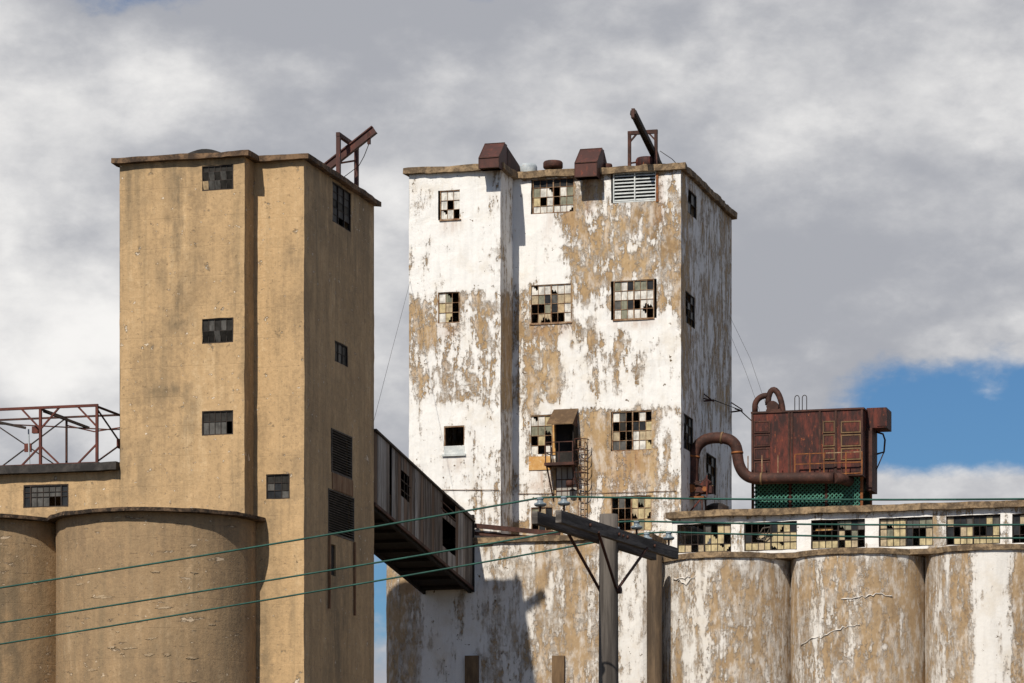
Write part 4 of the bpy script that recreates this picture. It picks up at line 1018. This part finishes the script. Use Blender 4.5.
MB().tube([(fx[0] - 1, yf + 1.2, zt_ - .2), (fx[1], yf + 1.4, zt_ - .55), (fx[2], yf + 1.6, zt_ - .75), (YL, yf + 1.8, zt_ - .72)], .03, 5).build('tie_rod', 'rust_dark', tr)
MB().bar(at(28.5, 429, yf + .9), (ux(29.5, yf + .9), yf + .9, grz), .05).build('hanger', 'galvanised', tr)

# ================================================================== CONVEYOR BRIDGE
bxr = YR + .02; bxl = bxr - 2.55
yA, yBk = YB, VA + .02
zA1, zA0 = sz(375, 431, bxr), sz(375, 503, bxr)
px_end = 512 + FPX * (cs * bxr + sn * VA) / (-sn * bxr + cs * VA)
zB1, zB0 = uz(px_end, 516, VA), uz(px_end, 588, VA)
br = thing('conveyor_bridge', 'sloping enclosed conveyor bridge of grey boards linking tan tower to annex', 'bridge', (bxr - 1.3, (yA + yBk) / 2, (zA0 + zB0) / 2))
L = yBk - yA
def bz(y, lo): t = (y - yA) / L; return (zA0 + (zB0 - zA0) * t) if lo else (zA1 + (zB1 - zA1) * t)
nb = 36
def yat(px): return vy(px, bxr)
holes = [(yat(401.5), yat(410), sz(401.5, 466, bxr), sz(401.5, 488, bxr)), (yat(441), yat(455), None, None)]
for i in range(nb):
    y0, y1 = yA + L * i / nb, yA + L * (i + 1) / nb - .014
    ymid_ = (y0 + y1) / 2
    pxm = 512 + FPX * (cs * bxr + sn * ymid_) / (-sn * bxr + cs * ymid_)
    if 389.5 < pxm < 393.5: continue
    dz0, dz1 = random.uniform(-.05, .04), -.03
    segs = [(0, 1)]
    if 402 < pxm < 410.5: segs = [(0, .42), (.78, 1)]
    if 442 < pxm < 455.5: segs = [(0, .22), (.62, .70), (.96, 1)]
    for (a, b) in segs:
        m = MB(); q = []
        xo = random.uniform(-.012, .012)
        for t in (a, b):
            za = bz(y0, 1) + (bz(y0, 0) - bz(y0, 1)) * t + (dz0 if t == 0 else 0) + (dz1 if t == 1 else 0)
            zb_ = bz(y1, 1) + (bz(y1, 0) - bz(y1, 1)) * t + (dz0 if t == 0 else 0) + (dz1 if t == 1 else 0)
            q += [(bxr + xo - .03, y0, za), (bxr + xo, y0, za), (bxr + xo, y1, zb_), (bxr + xo - .03, y1, zb_)]
        m.hexa(q); mt = 'wood_board_pale' if pxm < 389 and random.random() < .85 or random.random() < .25 else ('wood_board_rust' if random.random() < .4 else 'wood_board')
        m.build('board', mt, br)
def slabq(x0, x1, ztop, zbot, mat, name):
    m = MB(); m.hexa([(x0, yA, bz(yA, 1) + zbot), (x1, yA, bz(yA, 1) + zbot), (x1, yBk, bz(yBk, 1) + zbot), (x0, yBk, bz(yBk, 1) + zbot),
                      (x0, yA, bz(yA, 1) + ztop), (x1, yA, bz(yA, 1) + ztop), (x1, yBk, bz(yBk, 1) + ztop), (x0, yBk, bz(yBk, 1) + ztop)])
    return m.build(name, mat, br)
HB = zA1 - zA0
slabq(bxl, bxr - .06, .10, -.06, 'wood_dark', 'floor')
slabq(bxl - .08, bxr + .10, HB + .09, HB + .0, 'steel_black', 'roof')
slabq(bxl, bxl + .05, HB - .01, .105, 'wood_board', 'far_side')
slabq(bxr - .03, bxr + .045, .02, -.12, 'rust_dark', 'bottom_chord')
slabq(bxl, bxl + .12, -.065, -.25, 'wood_dark', 'girder'); slabq(bxr - .25, bxr - .10, -.065, -.25, 'wood_dark', 'girder')
for k in range(9):
    y = yA + L * (k + .5) / 9
    MB().bar((bxl, y, bz(y, 1) - .13), (bxr - .07, y, bz(y, 1) - .13), .10, .12).build('joist', 'wood_dark', br)
for px in (404.5, 407.5): 
    y = yat(px); z0, z1 = bz(y, 1) + HB * .42, bz(y, 1) + HB * .78
    MB().bar((bxr - .02, y, z0), (bxr - .02, y, z1), .04).build('glazing_bar', 'steel_black', br)
for f_ in (.52, .66):
    y0, y1 = yat(401), yat(411); MB().bar((bxr - .01, y0, bz(y0, 1) + HB * f_), (bxr - .01, y1, bz(y1, 1) + HB * f_), .04).build('glazing_bar', 'steel_black', br)
for f_ in (.78, .88):
    y0, y1 = yat(441), yat(456); MB().bar((bxr - .01, y0, bz(y0, 1) + HB * f_), (bxr - .01, y1, bz(y1, 1) + HB * f_), .05).build('glazing_bar', 'rust_dark', br)
MB().hexa([(bxl, yBk - .05, zB0), (bxr - .05, yBk - .05, zB0), (bxr - .05, yBk, zB0), (bxl, yBk, zB0), (bxl, yBk - .05, zB1 - .02), (bxr - .05, yBk - .05, zB1 - .02), (bxr - .05, yBk, zB1 - .02), (bxl, yBk, zB1 - .02)]).build('end_wall', 'wood_dark', br)
# corner post at the annex end
MB().bar((bxr - .02, yBk - .08, zB0 - .2), (bxr - .02, yBk - .08, zB1 + .05), .16).build('end_post', 'wood_dark', br)

# ================================================================== UTILITY POLE
T0 = 66.0
pb = deep(608.5, 920, T0); Fv = Vector((-sn, cs, 0)); Rv = Vector((cs, sn, 0))
A21 = rad(21); dv = Fv * math.cos(A21) + Rv * math.sin(A21); pv = Rv * math.cos(A21) - Fv * math.sin(A21)
pole = thing('utility_pole', 'weathered grey wooden utility pole with double crossarm in front of annex', 'utility pole', (pb.x, pb.y, 0))
ztop = EZ + T0 * (HOR - 514.5) / FPX; zarm = EZ + T0 * (HOR - 536.5) / FPX
m = MB(); pts = [Vector((pb.x, pb.y, z)) for z in [-.2 + (ztop + .2) * k / 14 for k in range(15)]]
m.tube([p + Vector((noise.noise(p * .3) * .01, noise.noise(p * .35 + Vector((3, 0, 0))) * .01, 0)) for p in pts], [.225 - .045 * k / 14 for k in range(15)], 18); m.build('shaft', 'pole_wood', pole)
pc = Vector((pb.x, pb.y, zarm))
for sg in (-1, 1):
    c_ = pc + pv * (.235 * sg)
    a, b = c_ + dv * -3.45, c_ + dv * 3.45
    m = MB(); m.bar(a, b, .115, .225); m.build('crossarm', 'arm_wood', pole)
    for s_ in (-3.15, 1.0, 3.0):
        q = c_ + dv * s_ + Vector((0, 0, .135))
        ins = MB().tube([q, q + Vector((0, 0, .14))], .022, 6).build('insulator_pin', 'rust_dark', pole)
        m = MB(); m.lathe(tuple(q + Vector((0, 0, .10))), [(.085, 0), (.115, .025), (.115, .055), (.06, .08), (.055, .12), (.068, .14), (.05, .165)], 16); m.build('insulator_bell', 'porcelain', ins)
    for s_ in (-1.9, -.25, .25, 1.9):
        q = c_ + dv * s_ + pv * (.058 * sg)
        MB().tube([q, q + pv * (.04 * sg)], .035, 6).build('bolt', 'rust_dark', pole)
    for sd_ in (-1, 1):
        q0 = c_ + dv * (1.45 * sd_) + pv * (.07 * sg) + Vector((0, 0, -.08)); q1 = pc + pv * (.17 * sg) + Vector((0, 0, -1.05))
        MB().bar(q0, q1, .05, .03).build('brace', 'rust_dark', pole)
MB().tube([pc + pv * -.33, pc + pv * .33], .03, 6).build('through_bolt', 'rust_dark', pole)
m = MB(); q = pc + pv * .2 + Vector((0, 0, -1.05)); m.tube([q - pv * .05, q + pv * .06], .07, 8); m.build('brace_bolt', 'rust_dark', pole)
# ------------------------------------------------------------------ power lines through the insulator pairs
def line(s_, left, right, label, r=.0195):
    q0 = pc + pv * -.235 + dv * s_ + Vector((0, 0, .135 + .262)); q1 = pc + pv * .235 + dv * s_ + Vector((0, 0, .135 + .262))
    pts = []
    for k in range(9): pts.append(left.lerp(q0, k / 8) + Vector((0, 0, -.12 * 4 * (k / 8) * (1 - k / 8) * .35)))
    for k in range(9): pts.append(q1.lerp(right, k / 8) + Vector((0, 0, -.12 * 4 * (k / 8) * (1 - k / 8) * .35)))
    cable(pts, r, 'wire_green', 'power_line', label, 'power line', 'green power lines across the pole', 6)
line(-3.15, deep(-80, 600, 66.5), deep(1110, 498, 58.0), 'green power line on the end insulator pair, uppermost of three')
line(1.0, deep(-80, 635, 71.0), deep(1110, 524, 62.0), 'green power line on the insulator pair just past pole shaft, middle of three')
line(3.0, deep(-80, 657, 73.0), deep(1110, 538, 64.0), 'green power line on the insulator pair by silo, lowest of three')
# faint stay wire behind the tan tower
cable([Vector((YR - .05, YB - .02, sz(374, 425, YR))), at(392, 350, 152), Vector((XL, V1 + .3, uz(409, 278, V1)))], .008, 'cable_dark', 'guy_wire', 'thin stay wire stretched between tan tower and white tower')
